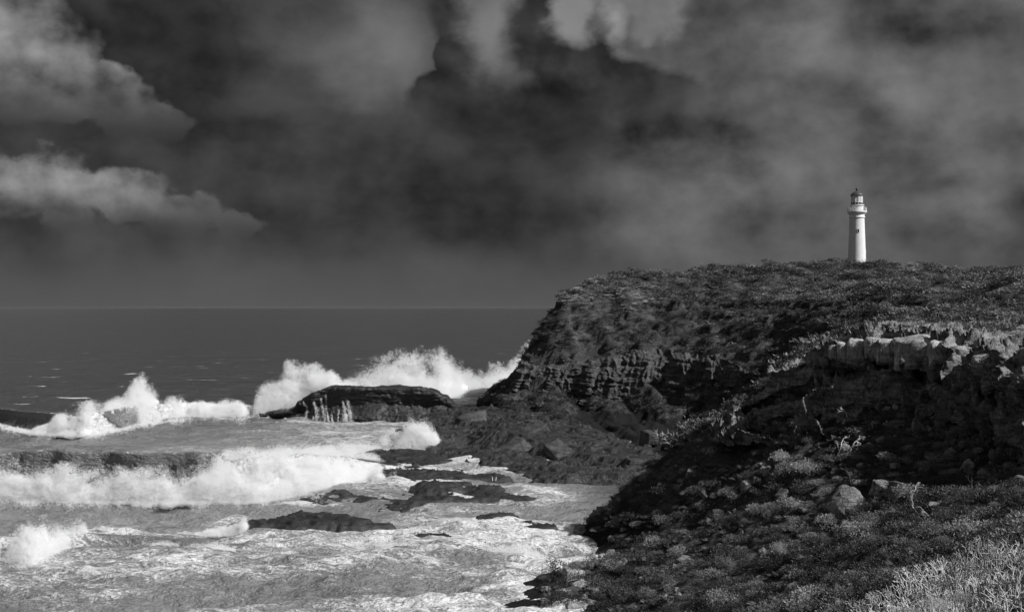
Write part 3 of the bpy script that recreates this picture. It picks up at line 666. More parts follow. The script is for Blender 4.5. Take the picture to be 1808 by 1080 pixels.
reef('rock_shelf', 'broad stepped wet shelf at the foot of the headland', [(752, 786, 6, 2.2), (790, 770, 8, 2.4), (840, 752, 10, 3.4), (900, 762, 11, 3.6), (960, 785, 11, 3.2), (1030, 812, 9, 2.6), (1120, 826, 8, 2.4)], 21, M_WETG, 0.34, flat=3.5, cat='rock shelf', rug=1.5)
reef('rock_shelf', 'lower front ledge of the shelf beside the cove', [(815, 812, 4, 1.6), (870, 820, 5, 2.0), (930, 836, 5, 1.6), (1000, 846, 4, 1.4), (1070, 846, 4, 1.5)], 22, M_WETG, 0.3, flat=4, cat='rock shelf', rug=1.3)
for i, (px, py, Y, w_, h_, rot, lab) in enumerate([(905, 795, 216, 60, 26, (.2, -.55, .3), 'long tilted slab streaked pale at the middle of the shelf'), (945, 765, 236, 50, 30, (.1, -.5, .2), 'upper tilted slab behind the long streaked one'), (985, 800, 212, 40, 34, (.3, -.3, .5), 'blocky rock right of the tilted slabs'), (835, 745, 262, 56, 34, (0, -.25, .1), 'rounded dark rock at the outer end of the shelf'), (1040, 800, 222, 44, 30, (.1, .2, .7), 'dark block near the back of the cove'), (1145, 775, 224, 24, 30, (0, .1, .2), 'pale squared rock at the back of the cove'), (880, 838, 200, 26, 12, (0, .1, .2), 'flat stone at the left of the cove rubble'), (960, 852, 193, 28, 12, (0, -.1, .5), 'flat stone at the right of the cove rubble')]):
    tag(rock_obj('shelf_rock', px, py, Y, w_, h_, h_ * Y / F * 1.6, M_SLAB, i, rot), lab, 'rock')
# rocky tip and ledges of the near spur
Q = np.stack([resample(np.array([P(*q) for q in r]), 90) for r in [
    [(1300, 735, 139), (1298, 745, 138), (1296, 760, 137.5), (1290, 775, 137)], [(1232, 770, 147), (1230, 780, 145.5), (1226, 795, 145), (1228, 812, 143)], [(1160, 828, 150), (1158, 842, 148.6), (1152, 855, 148.2), (1156, 880, 146)],
    [(1110, 866, 150.5), (1108, 884, 149), (1102, 900, 148.5), (1104, 930, 145)], [(1062, 902, 149), (1056, 918, 147), (1050, 935, 146.6), (1052, 962, 143)], [(1034, 922, 147.5), (1028, 932, 146), (1034, 944, 145.7), (1036, 972, 141)], [(1026, 934, 148.5), (1024, 944, 147.5), (1028, 956, 147), (1028, 985, 146)]]])
Q = np.stack([resample(c, 300) for c in Q.transpose(1, 0, 2)], 1)
ledge = loft_obj('spur_ledge', rocky(rocky(Q, 1.3, 0.1, 1.3, 1.2, 1.3), .8, .1, 1.3, 1, .5), M_DARK); tag(ledge, 'ragged dark rock ledge along the crest and tip of the near spur', 'rock ledge')
# shore rocks on the near slope's foot
Q = np.stack([resample(np.array([P(*q) for q in r]), 70) for r in [
    [(1060, 1000, 132), (1045, 1000, 136), (1030, 985, 141), (1028, 978, 143)], [(1010, 1030, 122), (985, 1025, 126), (960, 1012, 128), (950, 1018, 127)], [(960, 1070, 111), (930, 1060, 115), (905, 1042, 119), (895, 1052, 117)], [(900, 1110, 104), (870, 1090, 107), (846, 1082, 109), (832, 1098, 106)], [(860, 1160, 96), (820, 1150, 98), (790, 1130, 100), (780, 1145, 98)]]])
Q = np.stack([resample(c, 200) for c in Q.transpose(1, 0, 2)], 1)
sh = loft_obj('shore_rock', rocky(Q, 0.75, 0.2, 1.4, 0.8, 0.8), M_DARK, flip=True); tag(sh, 'bedded dark shore rock at the bottom edge where slope meets foam', 'shore rock')
def ground_py(px, py):
    """march along a pixel ray until it meets the land"""
    Y = np.concatenate([np.linspace(14, 60, 400), np.linspace(60, 420, 1500)]); x = (px - 904) / F * Y; z = EYE - (py - 543) / F * Y
    h = land(x, Y); i = np.argmax(h > z); return Y[i]
for i, (px, py, w, h, mat, rot, lab) in enumerate([
    (1497, 893, 62, 52, M_DARK, (0.3, -0.75, 0.3), 'tilted slab of layered pale rock among scrub on the near slope'),
    (1590, 872, 46, 34, M_DARK, (0.1, 0.5, 0.5), 'blocky boulder right of the tilted layered slab'),
    (1560, 868, 40, 36, M_DARK, (0.2, 0.1, 0.2), 'dark boulder between the tilted slab and the blocky boulder'),
    (1672, 745, 26, 26, M_DARK, (0.2, 0.4, 0.9), 'round boulder perched below the outcrop'),
    (1760, 758, 22, 16, M_ROCK, (0, 0.5, 0.2), 'small pointed boulder on the ledge at the right edge'),
    (1012, 1018, 40, 30, M_ROCK, (0.1, 0.2, 0.3), 'large pale boulder above the foam line at the slope foot'),
    (1026, 1036, 28, 22, M_ROCK, (0.1, -.3, 0.6), 'smaller pale boulder just below the large pale boulder'),
    (1018, 1076, 38, 26, M_ROCK, (0.2, 0.1, 0.1), 'bright boulder cut by the bottom edge of the picture'),
    (1320, 862, 24, 20, M_DARK, (0.3, 0.4, 0.2), 'upper of two small boulders amid the mid slope scrub'),
    (1384, 876, 26, 20, M_DARK, (0.1, 0.7, 0.8), 'lower of two small boulders amid the mid slope scrub'),
    (1120, 820, 34, 22, M_SLAB, (0, 0.1, 0.4), 'pale rock at the cove waterline below the squared stack')]):
    Y = ground_py(px, py + h * 0.1) + .35 if py > 840 or i < 3 else {3: 113.5, 4: 106.5, 10: 200}.get(i, 120)
    tag(rock_obj('boulder', px, py, Y, w, h, h * Y / F * 1.1, mat, i + 3, rot), lab, 'boulder')
#@@WAVES
# ------------------------------------------------------------------ breaking waves
def points_group():
    g = bpy.data.node_groups.new('droplets', 'GeometryNodeTree')
    g.interface.new_socket('Geometry', in_out='INPUT', socket_type='NodeSocketGeometry'); g.interface.new_socket('Geometry', in_out='OUTPUT', socket_type='NodeSocketGeometry')
    i, o = g.nodes.new('NodeGroupInput'), g.nodes.new('NodeGroupOutput'); mp = g.nodes.new('GeometryNodeMeshToPoints'); sm_ = g.nodes.new('GeometryNodeSetMaterial')
    na = g.nodes.new('GeometryNodeInputNamedAttribute'); na.data_type = 'FLOAT'; na.inputs[0].default_value = 'rad'; sm_.inputs['Material'].default_value = M_SPRAY
    g.links.new(i.outputs[0], mp.inputs['Mesh']); g.links.new(na.outputs[0], mp.inputs['Radius']); g.links.new(mp.outputs[0], sm_.inputs[0]); g.links.new(sm_.outputs[0], o.inputs[0])
    return g
G_DROP = points_group()
def droplets(name, V, R, parent):
    m = bpy.data.meshes.new(name); V = np.ascontiguousarray(V, np.float32); m.vertices.add(len(V)); m.vertices.foreach_set('co', V.ravel()); attr(m, 'rad', R); m.update()
    o = obj(name, m, M_SPRAY, parent); o.modifiers.new('droplets', 'NODES').node_group = G_DROP; o['kind'] = 'stuff'; return o
_sa, _sb = np.meshgrid(np.linspace(0, 2 * np.pi, 16, endpoint=False), np.linspace(-np.pi / 2, np.pi / 2, 9), indexing='ij')
_SPH = np.stack([np.cos(_sa) * np.cos(_sb), np.sin(_sa) * np.cos(_sb), np.sin(_sb)], -1).reshape(-1, 3); _SPF = grid_faces(16, 9, True)[:, ::-1]
def puffs_mesh(name, C, R, parent, mat=None, rough=0.35):
    V, Fc = [], []
    for k, (c, r) in enumerate(zip(C, R)):
        p = c + _SPH * r * np.array([1.1, 1, .95]); V.append(p); Fc.append(_SPF + k * len(_SPH))
    V = np.concatenate(V); Cn = np.repeat(C, len(_SPH), 0); Rn = np.repeat(R, len(_SPH)); d = (V - Cn) / Rn[:, None]
    n = fbm3(V / 1.1, 4, 0.6, billow=True); V = V + d * (n * rough * Rn)[:, None] * 1.6
    return obj(name, mesh_np(name, V, np.concatenate(Fc)), mat or M_SPRAY, parent)
def plume(name, label, outline, Yf, seed, npuff, depth=3.0, rpx=(6, 16), cover=1.0, core=0.6, wisps=0.25, lean=(0.0, 0.0), parent=None, cat='breaking wave', soft=1.0, topbias=1.0, group=None, dens=1.0):
    """outline: (px, top py, bottom py); a bank of clustered droplets with an opaque heart"""
    r = np.random.default_rng(seed); O = np.array(outline, float)
    w = np.interp(np.linspace(O[0, 0], O[-1, 0], 200), O[:, 0], O[:, 2] - O[:, 1]); xs = np.linspace(O[0, 0], O[-1, 0], 200)
    cdf = np.cumsum(w); cdf /= cdf[-1]; px = np.interp(r.uniform(0, 1, npuff), cdf, xs)
    tpy, bpy_ = np.interp(px, O[:, 0], O[:, 1]), np.interp(px, O[:, 0], O[:, 2])
    h = r.beta(1.0, topbias, npuff) ** 1.0; rp = r.uniform(rpx[0], rpx[1], npuff) * (1.0 - 0.45 * h); rp = np.minimum(rp, 0.5 * (bpy_ - tpy) + 3)
    py = bpy_ - (bpy_ - tpy - rp) * h - rp * 0.3; Y = np.array([Yf(a) for a in px]) + r.normal(0, depth * 0.4, npuff) + 0.5 * depth * h
    Cc = np.stack([(px - 904) / F * Y, Y, EYE - (py - 543) / F * Y], 1); Rr = rp * Y / F; Cc[:, 2] = np.maximum(Cc[:, 2], 0.2 * Rr)
    root = parent if parent is not None else empty(name, tuple(PS((O[0, 0] + O[-1, 0]) / 2, np.interp((O[0, 0] + O[-1, 0]) / 2, O[:, 0], O[:, 2]))))
    loc = np.array(root.location)
    if parent is None: tag(root, label, cat, group)
    if core > 0:                                          # the dense heart: a torn, billowing bank of whitewater
        nu_ = max(24, int((O[-1, 0] - O[0, 0]) / 2.2)); xu = np.linspace(O[0, 0], O[-1, 0], nu_); tu, bu = np.interp(xu, O[:, 0], O[:, 1]), np.interp(xu, O[:, 0], O[:, 2])
        an = np.linspace(0, np.pi, 26); Yu = np.array([Yf(a) for a in xu]); ends = np.clip(1.5 * np.sin(np.linspace(0.0, np.pi, nu_)), 0, 1) ** 1.6 * .985 + .015
        k_ = core * 0.8 * ends * (0.75 + 0.8 * fbm2(xu / 14 + seed, xu * 0, 3)); hz_ = (bu - tu) * k_
        py2 = bu[:, None] - hz_[:, None] * np.sin(an)[None] + 1.0; Y2 = Yu[:, None] + 0.25 * depth - depth * .45 * (ends[:, None] * np.cos(an)[None]) + 0.2 * depth * np.sin(an)[None]
        Qc = np.stack([(xu[:, None] - 904) / F * Y2, Y2, EYE - (py2 - 543) / F * Y2], -1); Nc = grid_normals(Qc); Nc *= np.sign(Nc[:, 13, 2].mean()); s0 = np.mean(Yu) / 175
        Qc = Qc + Nc * (s0 * (1.5 * fbm3(Qc / (2.6 * s0) + seed, 5, 0.6, billow=True) + 0.8 * fbm3(Qc / (5 * s0) + 9, 3)))[..., None] * np.minimum(1, hz_ / 20)[:, None, None]
        mc = mesh_np('whitewater', Qc - loc, grid_faces(nu_, 26)); obj('whitewater', mc, M_SPRAY, root)
    area = (O[-1, 0] - O[0, 0]) * np.mean(w) / 3.12          # picture area in render pixels
    nc = int(area * 62 * cover * dens); x_ = np.interp(r.uniform(0, 1, nc), cdf, xs); zt = r.beta(0.9, 1.25, nc) * 1.25
    tp_, bp_ = np.interp(x_, O[:, 0], O[:, 1]), np.interp(x_, O[:, 0], O[:, 2]); yy = r.normal(0, 0.5, nc)
    Yc = np.array([Yf(a) for a in xs]); Yc = np.interp(x_, xs, Yc) + depth * (0.35 * zt + yy)
    py_ = bp_ - (bp_ - tp_) * zt; q = np.stack([(x_ - 904) / F * Yc, Yc, EYE - (py_ - 543) / F * Yc], 1)
    sc_ = np.mean(Yc) / 175.0
    wv = np.stack([perlin3(q / (5 * sc_) + seed), perlin3(q / (5 * sc_) + seed + 40), perlin3(q / (5 * sc_) + seed + 80)], 1)
    qn = (q + 1.6 * sc_ * wv) / (4.2 * sc_) + seed * 3.3
    e = 0.84 - zt ** 1.6 * 0.92 - 0.22 * yy ** 2 + 1.15 * fbm3(qn, 7, 0.56) + 0.5 * fbm3(qn * 1.5 + 7, 4, 0.55, billow=True)
    e = e - 2.5 * np.maximum(zt - 1.0, 0)
    xe = (x_ - O[0, 0]) / (O[-1, 0] - O[0, 0]); e = e - 0.9 * (1 - sstep(np.minimum(xe, 1 - xe), 0.0, 0.07))
    q = q[r.uniform(0, 1, nc) < np.clip(e * 1.25 + 0.05, 0, 1) ** 1.6]
    q = q + r.normal(0, 0.05 * sc_ * soft, q.shape)
    # ragged streaks thrown off the top
    nw = 0
    for k in range(nw):
        a = r.integers(npuff); 
        if h[a] < 0.45: continue
        n = int(50 * cover); tt = r.uniform(0, 1, n) ** 1.3; L = r.uniform(1.2, 3.6) * Rr[a]; d = np.array([lean[0] + r.normal(0, .35), 0, 0.8 + lean[1]])
        q = np.r_[q, Cc[a] + np.outer(tt * L, d) - np.outer(tt ** 2 * L * 0.35, (0, 0, 1)) + r.normal(0, 0.035, (n, 3)) * (1 + 5 * tt[:, None]) * Rr[a]]
    q[:, 0] += lean[0] * np.clip(q[:, 2], 0, 20) * 0.15
    q = np.repeat(q, 5, 0); q = q + r.normal(0, 0.085 * np.mean(Yc) / 175, q.shape)
    q = q[q[:, 2] > -0.2]
    Ym = q[:, 1]; R = Ym / 1236 * r.uniform(0.07, 0.17, len(q))
    droplets('spray', q - loc, R, root)
    return root
def swell(name, label, line, seed, back=11.0, ft=4.0, amp=1.0, group=None):
    """line: (px, base py, height m, broken 0..1): a wave body with concave face, lofted along its crest"""
    L = np.array(line, float); n = int((L[-1, 0] - L[0, 0]) / 1.6); px = np.linspace(L[0, 0], L[-1, 0], n)
    py, Hh, br = (np.interp(px, L[:, 0], L[:, k]) for k in (1, 2, 3)); wob = fbm2(px / 90 + seed, px * 0, 2); py = py + 5 * wob * sstep(Hh, 0, 3); Hh = Hh * (1 + .16 * fbm2(px / 110 + 7, px * 0 + seed, 2)); br = np.clip(br + .45 * fbm2(px / 40, px * 0 + 3 + seed, 4) * (br > .05), 0, 1)
    br = np.convolve(np.pad(br, 20, mode='edge'), np.ones(41) / 41, 'valid')
    B = np.stack([PS(a, b) for a, b in zip(px, py)])
    t_ = np.linspace(0, 1, 84)
    d1 = np.interp(t_, [0, .12, .3, .42, .48, .52, .58, .68, .8, .9, 1], [back, .62 * back, .3 * back, .12 * back, 0.02, -.3, -.1, .4, .0, -1.6, -ft]) ; z1 = np.interp(t_, [0, .12, .3, .42, .48, .52, .58, .68, .8, .9, 1], [-.05, .18, .62, .9, 1.0, .96, .85, .6, .28, .08, -.06])
    d2 = np.interp(t_, [0, .12, .3, .42, .52, .62, .74, .86, .94, 1], [back, .62 * back, .3 * back, .1 * back, -.6, -2.0, -3.2, -4.0, -4.3, -4.4 - 0.2 * ft]); z2 = np.interp(t_, [0, .12, .3, .42, .52, .62, .74, .86, .94, 1], [-.05, .15, .55, .82, .9, .78, .55, .25, .05, -.08])
    D = d1[None] * (1 - br[:, None]) + d2[None] * br[:, None]; Z = (z1[None] * (1 - br[:, None]) + z2[None] * br[:, None]) * Hh[:, None]
    off0 = ft + 0.4 * br
    Q = np.stack([np.repeat(B[:, :1], 84, 1) + 0.12 * D, B[:, 1:2] + off0[:, None] + D, Z], -1)
    Q[..., 1] += sstep(t_, .55, 1.0)[None] * (2.2 * fbm2(Q[..., 0] / 3.0, Q[..., 0] * 0 + seed, 4) + .5) * (0.4 + br[:, None])
    N = grid_normals(Q); up = np.sign(N[:, 10:30, 2].mean()); N = N * up
    zrel = Z / (Hh[:, None] + .01); front = sstep(t_, .46, .56)[None]
    q3 = Q.copy(); q3[..., 2] *= 0.8
    st = fbm2(Q[..., 0] / 2.3 + seed + Q[..., 2] * .12, Q[..., 2] / 4 + 0 * Q[..., 0], 5, .6)                       # drawn-up streaks on the face
    bil = fbm3(q3 / 2.2 + seed, 5, 0.55, billow=True)
    fm = np.clip(br[:, None] * front * (0.9 + .3 * bil) + front * sstep(0.55 - zrel + 0.5 * st, 0.1, 0.55) * 0.85 + 0.5 * np.exp(-((t_[None] - .5) / .03) ** 2) * sstep(st, -.1, .3) + 0.08 + 0.12 * fbm2(Q[..., 0] / .8, Q[..., 2] / 5 + Q[..., 1] / 9, 4, .6) + .2 * (1 - front) * fbm2(Q[..., 0] / 5, Q[..., 1] / 3, 4), 0, 1)
    fm = np.clip(fm + .34 * sstep(t_, .86, .96)[None], 0, 1)
    whit = np.clip(fm - 0.35, 0, 1) * front
    Q = Q + N * (amp * (whit * br[:, None] * bil * 1.6 + 0.16 * fbm3(Q / 1.3, 3)) * np.minimum(1, Hh[:, None] / 3))[..., None]
    o_ = tag(empty(name, tuple(B[n // 2])), label, 'breaking wave', group); Fc = grid_faces(n, 84)
    m = mesh_np('wave_body', Q - B[n // 2], Fc if up > 0 else Fc[:, ::-1]); attr(m, 'foam', fm); attr(m, 'aer', np.clip(0.36 + 0.4 * fm + .15 * st + .4 * sstep(t_, .86, .96)[None], 0, 1)); obj('wave_body', m, M_SEA, o_)
    return o_
Ybase = lambda pts: (lambda a: EYE * F / (np.interp(a, [p[0] for p in pts], [p[1] for p in pts]) - 543))

def skirt(parent, line, seed, n=26000, up=3.0):
    r = np.random.default_rng(seed); L = np.array(line, float); loc = np.array(parent.location); px = r.uniform(L[0, 0], L[-1, 0], n); py = np.interp(px, L[:, 0], L[:, 1])
    w_ = fbm2(px / 34 + seed, px * 0, 4); sp = r.exponential(1, n) * (2.0 + 8 * np.clip(w_ + .1, 0, 1)); py = py + r.normal(0, 2.5, n) + 3 * w_ + sp * .55 - 4
    z = r.exponential(.22, n) * np.clip(1 + 2.5 * w_, .15, 3) * up / 3; Y = (EYE - z) * F / (py - 543); q = np.stack([(px - 904) / F * Y, Y, z + .12], 1); e = fbm3(q / 1.4 + seed, 5, .6)
    q = q[e > r.uniform(-.25, .35, n)]; q = np.repeat(q, 4, 0); q = q + r.normal(0, .1, q.shape); droplets('foam_skirt', q - loc, q[:, 1] / 1236 * r.uniform(.1, .22, len(q)), parent)
# main breaker across the left middle
w = swell('breaking_wave', 'long main breaker curling and collapsing into whitewater across the left', [(-330, 862, 5.0, .3), (-60, 884, 6.4, .3), (60, 888, 6.8, .15), (150, 889, 7.0, .1), (300, 890, 7.0, .15), (370, 890, 7.2, .6), (430, 889, 7.2, .9), (520, 880, 6.6, 1), (600, 862, 4.6, 1), (660, 845, 2.4, 1), (700, 835, .6, 1)], 3)
bl = [(-80, 888), (300, 892), (450, 890), (560, 876), (650, 848), (700, 836)]
plume('', '', [(-70, 838, 884), (0, 842, 884), (60, 836, 886), (150, 846, 888), (240, 842, 890), (310, 850, 890), (370, 842, 890), (420, 880, 890)], Ybase(bl), 11, 150, 1.6, (5, 13), 0.8, .75, .4, parent=w, topbias=1.6)
plume('', '', [(285, 884, 891), (330, 850, 891), (350, 822, 890), (385, 803, 890), (430, 806, 890), (480, 796, 884), (540, 790, 874), (590, 800, 862), (640, 808, 846), (690, 822, 836)], Ybase(bl), 12, 330, 3.2, (6, 17), 0.9, .8, .4, parent=w, topbias=1.15)
plume('', '', [(-90, 800, 888), (0, 806, 888), (60, 816, 888), (110, 840, 888), (150, 884, 888)], lambda a: Ybase(bl)(a) - 1.5, 14, 60, 1.5, (5, 10), .30, 0, 0, parent=w, topbias=1)
plume('', '', [(60, 815, 888), (180, 822, 888), (320, 822, 888), (440, 812, 888)], lambda a: Ybase(bl)(a) - 1.0, 15, 60, 1.5, (5, 10), .26, 0, 0, parent=w, topbias=1)
plume('', '', [(380, 792, 812), (450, 786, 808), (540, 782, 800), (620, 786, 806), (680, 800, 815)], lambda a: Ybase(bl)(a) + 5, 16, 60, 3, (5, 10), .25, 0, 0, parent=w, topbias=1)
skirt(w, [(-330, 864), (-60, 888), (300, 893), (450, 890), (560, 878), (650, 850), (720, 832)], 71, 60000)
# the breaker behind it
w2 = swell('breaking_wave', 'second breaker farther out with a tall peak of spray', [(-330, 735, 2.5, 0), (-60, 745, 3.0, 0), (0, 752, 3.6, 0), (70, 766, 4.2, .1), (110, 772, 4.5, .6), (160, 770, 5, 1), (240, 752, 5, 1), (330, 738, 4, 1), (440, 735, 2.5, 1), (480, 735, .5, 1)], 5, 16, 5)
b2 = [(90, 770), (150, 770), (240, 748), (330, 737), (480, 736)]
plume('', '', [(40, 760, 766), (85, 748, 768), (115, 714, 770), (170, 706, 768), (215, 700, 756), (232, 676, 750), (250, 660, 748), (270, 668, 745), (290, 690, 742), (330, 699, 738), (365, 712, 736), (400, 702, 735), (430, 704, 735), (445, 718, 735)], Ybase(b2), 21, 330, 3.5, (5, 13), 0.9, .8, .35, parent=w2, topbias=1.05)
skirt(w2, [(-330, 737), (-60, 748), (0, 755), (70, 768), (160, 772), (240, 755), (330, 740), (480, 737)], 72, 30000)
# burst at the left edge, low
w4 = swell('breaking_wave', 'breaker with a burst of spray at the lower left edge', [(-330, 985, 2.0, .6), (-60, 1004, 3.2, 1), (60, 1004, 3.0, 1), (130, 985, 2.4, .8), (220, 978, 1.6, .5), (320, 990, 1.5, .35), (420, 990, 1.3, .6), (470, 985, .3, .6)], 8, 9, 3)
b4 = [(-80, 1006), (60, 1004), (110, 985), (170, 960)]
plume('', '', [(-80, 955, 1005), (0, 950, 1006), (25, 930, 1005), (50, 914, 1002), (80, 908, 992), (110, 922, 985), (140, 914, 970), (158, 922, 960), (166, 940, 956)], Ybase(b4), 31, 260, 2.4, (5, 14), 0.9, .8, .4, parent=w4, topbias=1.05)
plume('', '', [(260, 958, 978), (310, 952, 982), (360, 955, 980), (420, 958, 972)], lambda a: 133.0, 32, 60, 1.2, (4, 9), .3, .2, .5, parent=w4)
skirt(w4, [(-330, 986), (-60, 1006), (60, 1006), (130, 988), (220, 980), (320, 992), (420, 992), (560, 975)], 73, 50000)
# spray thrown up behind the sea stack
plume('spray_burst', 'shorter burst of spray left of the flat-topped rock', [(440, 690, 738), (465, 662, 738), (490, 650, 738), (505, 636, 735), (530, 634, 728), (555, 642, 715), (582, 650, 700), (600, 668, 695), (640, 678, 692)], lambda a: 312.0, 41, 300, 6, (6, 15), 0.75, .6, .6, (0.25, 0.2), cat='spray')
plume('spray_burst', 'huge ragged wall of spray behind the flat-topped rock', [(585, 665, 700), (620, 648, 700), (660, 630, 700), (695, 616, 700), (715, 608, 700), (740, 612, 700), (778, 612, 700), (790, 630, 702), (806, 628, 705), (822, 648, 705), (850, 646, 700), (880, 632, 695), (905, 622, 692), (930, 604, 690), (955, 600, 688), (985, 640, 686)], lambda a: float(np.interp(a, [585, 780, 850, 935], [345, 350, 395, 420])), 42, 620, 7, (7, 17), 0.7, .55, .6, (0.25, 0.2), cat='spray')
# splash on the shelf, and small ones
plume('spray_burst', 'splash of spray against the left end of the rock shelf', [(655, 795, 815), (680, 760, 812), (700, 740, 810), (715, 734, 806), (735, 736, 802), (755, 735, 798), (768, 752, 785), (778, 766, 778)], lambda a: 236.0, 51, 200, 2.5, (5, 12), .7, .6, .7, cat='spray')
plume('spray_burst', 'small splash at the front edge of the wide black reef', [(645, 845, 866), (655, 822, 866), (668, 818, 866), (680, 834, 866), (695, 855, 866)], lambda a: 184.0, 52, 70, 1.2, (3, 7), .7, .6, .8, cat='spray')
plume('spray_burst', 'low drift of mist round the pointed rock near the spur', [(820, 975, 990), (860, 958, 992), (890, 944, 995), (920, 950, 995), (960, 970, 998), (985, 985, 1000)], lambda a: 131.0, 53, 110, 1.5, (5, 12), .28, .15, .5, cat='spray')
plume('spray_burst', 'ragged foam crest running towards the near spur', [(600, 955, 985), (640, 945, 985), (720, 952, 985), (800, 958, 985), (830, 962, 988)], lambda a: 136.0, 54, 120, 1.5, (3, 8), .35, .35, .6, cat='spray')
plume('spray_burst', 'trail of foam beside the rounded reef', [(330, 940, 952), (380, 930, 948), (420, 915, 945), (440, 905, 930)], lambda a: 148.0, 55, 60, 1.5, (3, 7), .6, .5, .4, cat='spray')
plume('spray_burst', 'whitewater between the main breaker and the wide black reef', [(560, 800, 830), (600, 780, 835), (650, 776, 825), (680, 780, 812)], lambda a: 222.0, 56, 140, 3, (4, 10), .6, .5, .5, cat='spray')
rf = np.random.default_rng(91); SQ = STACKQ
for k in range(15):
    a = [505, 522, 538, 548, 556, 563, 570, 578, 584, 590, 597, 603, 610, 616, 530][k] + rf.normal(0, 2); u0 = (a - 462) / 350 * 299; vt = rf.uniform(16, 54) if a > 540 else rf.uniform(8, 26); wd = rf.uniform(.3, 1.8); n = int(260 * wd)
    v_ = rf.uniform(1, vt, n) ; u_ = u0 + rf.normal(0, 1, n) * wd * (1.35 - .8 * v_ / vt) + 1.5 * np.sin(v_ / 7 + k); iu = np.clip(u_.astype(int), 0, 299); iv = np.clip(v_.astype(int), 0, 89)
    q = SQ[iu, iv] + np.stack([rf.normal(0, .08, n), -.35 - rf.exponential(.12, n), rf.normal(0, .12, n)], 1); q = np.repeat(q, 3, 0) + rf.normal(0, .06, (3 * n, 3)); droplets('waterfall', q, rf.uniform(.012, .04, len(q)), stack)
#@@PLANTS
# ------------------------------------------------------------------ plants
def leafy(seed, n_lobe, n_leaf, leaf, rad=1.0, h=0.8, up=0.4):
    """a rounded shrub: small leaf blades held around several lobes, on short stems; unit size"""
    r = np.random.default_rng(seed); V, Fc = [], []
    for k in range(n_lobe):
        a = r.uniform(0, 2 * np.pi); rr = rad * 0.62 * math.sqrt(r.uniform(0, 1)); c = np.array([rr * math.cos(a), rr * math.sin(a), h * (0.30 + 0.35 * r.uniform()) * (1.1 - 0.5 * rr / rad)]); lr = rad * r.uniform(.26, .46)
        for j in range(n_leaf):
            d = r.normal(size=3); d[2] = abs(d[2]) * 0.9 - 0.15; d /= np.linalg.norm(d); p = c + d * lr * r.uniform(.72, 1.08)
            if p[2] < 0: continue
            t1 = d * 0.5 + r.normal(0, .55, 3) + (0, 0, up); t1 /= np.linalg.norm(t1); t2 = np.cross(t1, r.normal(size=3)); t2 /= np.linalg.norm(t2)
            L, w_ = leaf * r.uniform(.7, 1.4), leaf * r.uniform(.35, .6); i = len(V)
            V += [p - t2 * w_ * .5, p + t1 * L * .5 - t2 * w_ * .1, p + t1 * L, p + t1 * L * .45 + t2 * w_ * .6]; Fc.append((i, i + 1, i + 2, i + 3))
    return np.array(V), np.array(Fc)
def shrub_mesh(name, seed, mat, **k):
    V, Fc = leafy(seed, **k); m = mesh_np(name, V, Fc, False); m.materials.append(mat); return m
def inner_mesh(V):
    return V
PROTO = []
for k in range(6):
    m = shrub_mesh('shrub', 100 + k, [M_LEAFN, M_LEAFD, M_LEAF, M_LEAFN, M_LEAFD, M_LEAF2][k], n_lobe=9 + k, n_leaf=46, leaf=0.13, h=0.75 + 0.1 * (k % 3))
    PROTO.append(m)
FARP = [shrub_mesh('heath', 200 + k, [M_LEAF, M_LEAF2, M_LEAF, M_LEAFD, M_LEAFD, M_LEAFD][k], n_lobe=8, n_leaf=18, leaf=0.22, h=0.7) for k in range(6)]
TUFT = []
def tuft(seed):
    r = np.random.default_rng(seed); V, Fc = [], []
    for k in range(60):
        a = r.uniform(0, 6.28); p = np.array([math.cos(a), math.sin(a), 0]) * r.uniform(0, .45); d = np.array([math.cos(a) * .5 + r.normal(0, .3), math.sin(a) * .5 + r.normal(0, .3), 1.0]); d /= np.linalg.norm(d)
        s_ = np.cross(d, (0, 0, 1) if abs(d[2]) < .95 else (1, 0, 0)); s_ /= np.linalg.norm(s_); L = r.uniform(.5, 1.0); w_ = .045; i = len(V)
        V += [p - s_ * w_, p + s_ * w_, p + d * L * .6 + s_ * w_ * .7 + (0, 0, -.02), p + d * L + (0.1 * math.cos(a), .1 * math.sin(a), -.12)]; Fc.append((i, i + 1, i + 2, i + 3))
    m = mesh_np('tuft', np.array(V), np.array(Fc), False); m.materials.append(M_GRASS); return m
M_GRASS = leaf_mat('dry coastal grass', 0.075, 0.25)
TUFT = [tuft(300 + k) for k in range(3)]
def scatter_group(name, meshes):
    g = bpy.data.node_groups.new(name, 'GeometryNodeTree')
    g.interface.new_socket('Geometry', in_out='INPUT', socket_type='NodeSocketGeometry'); g.interface.new_socket('Geometry', in_out='OUTPUT', socket_type='NodeSocketGeometry')
    i, o = g.nodes.new('NodeGroupInput'), g.nodes.new('NodeGroupOutput'); ip = g.nodes.new('GeometryNodeInstanceOnPoints'); j = g.nodes.new('GeometryNodeJoinGeometry')
    for m in reversed(meshes):
        po = bpy.data.objects.new(name, m); oi = g.nodes.new('GeometryNodeObjectInfo'); oi.inputs['Object'].default_value = po; oi.inputs['As Instance'].default_value = True; g.links.new(oi.outputs['Geometry'], j.inputs[0])
    def na(n, dt):
        q = g.nodes.new('GeometryNodeInputNamedAttribute'); q.data_type = dt; q.inputs[0].default_value = n; return q.outputs[0]
    ip.inputs['Pick Instance'].default_value = True
    g.links.new(i.outputs[0], ip.inputs['Points']); g.links.new(j.outputs[0], ip.inputs['Instance']); g.links.new(na('idx', 'INT'), ip.inputs['Instance Index'])
    g.links.new(na('rot', 'FLOAT_VECTOR'), ip.inputs['Rotation']); g.links.new(na('scl', 'FLOAT_VECTOR'), ip.inputs['Scale']); g.links.new(ip.outputs[0], o.inputs[0]); return g
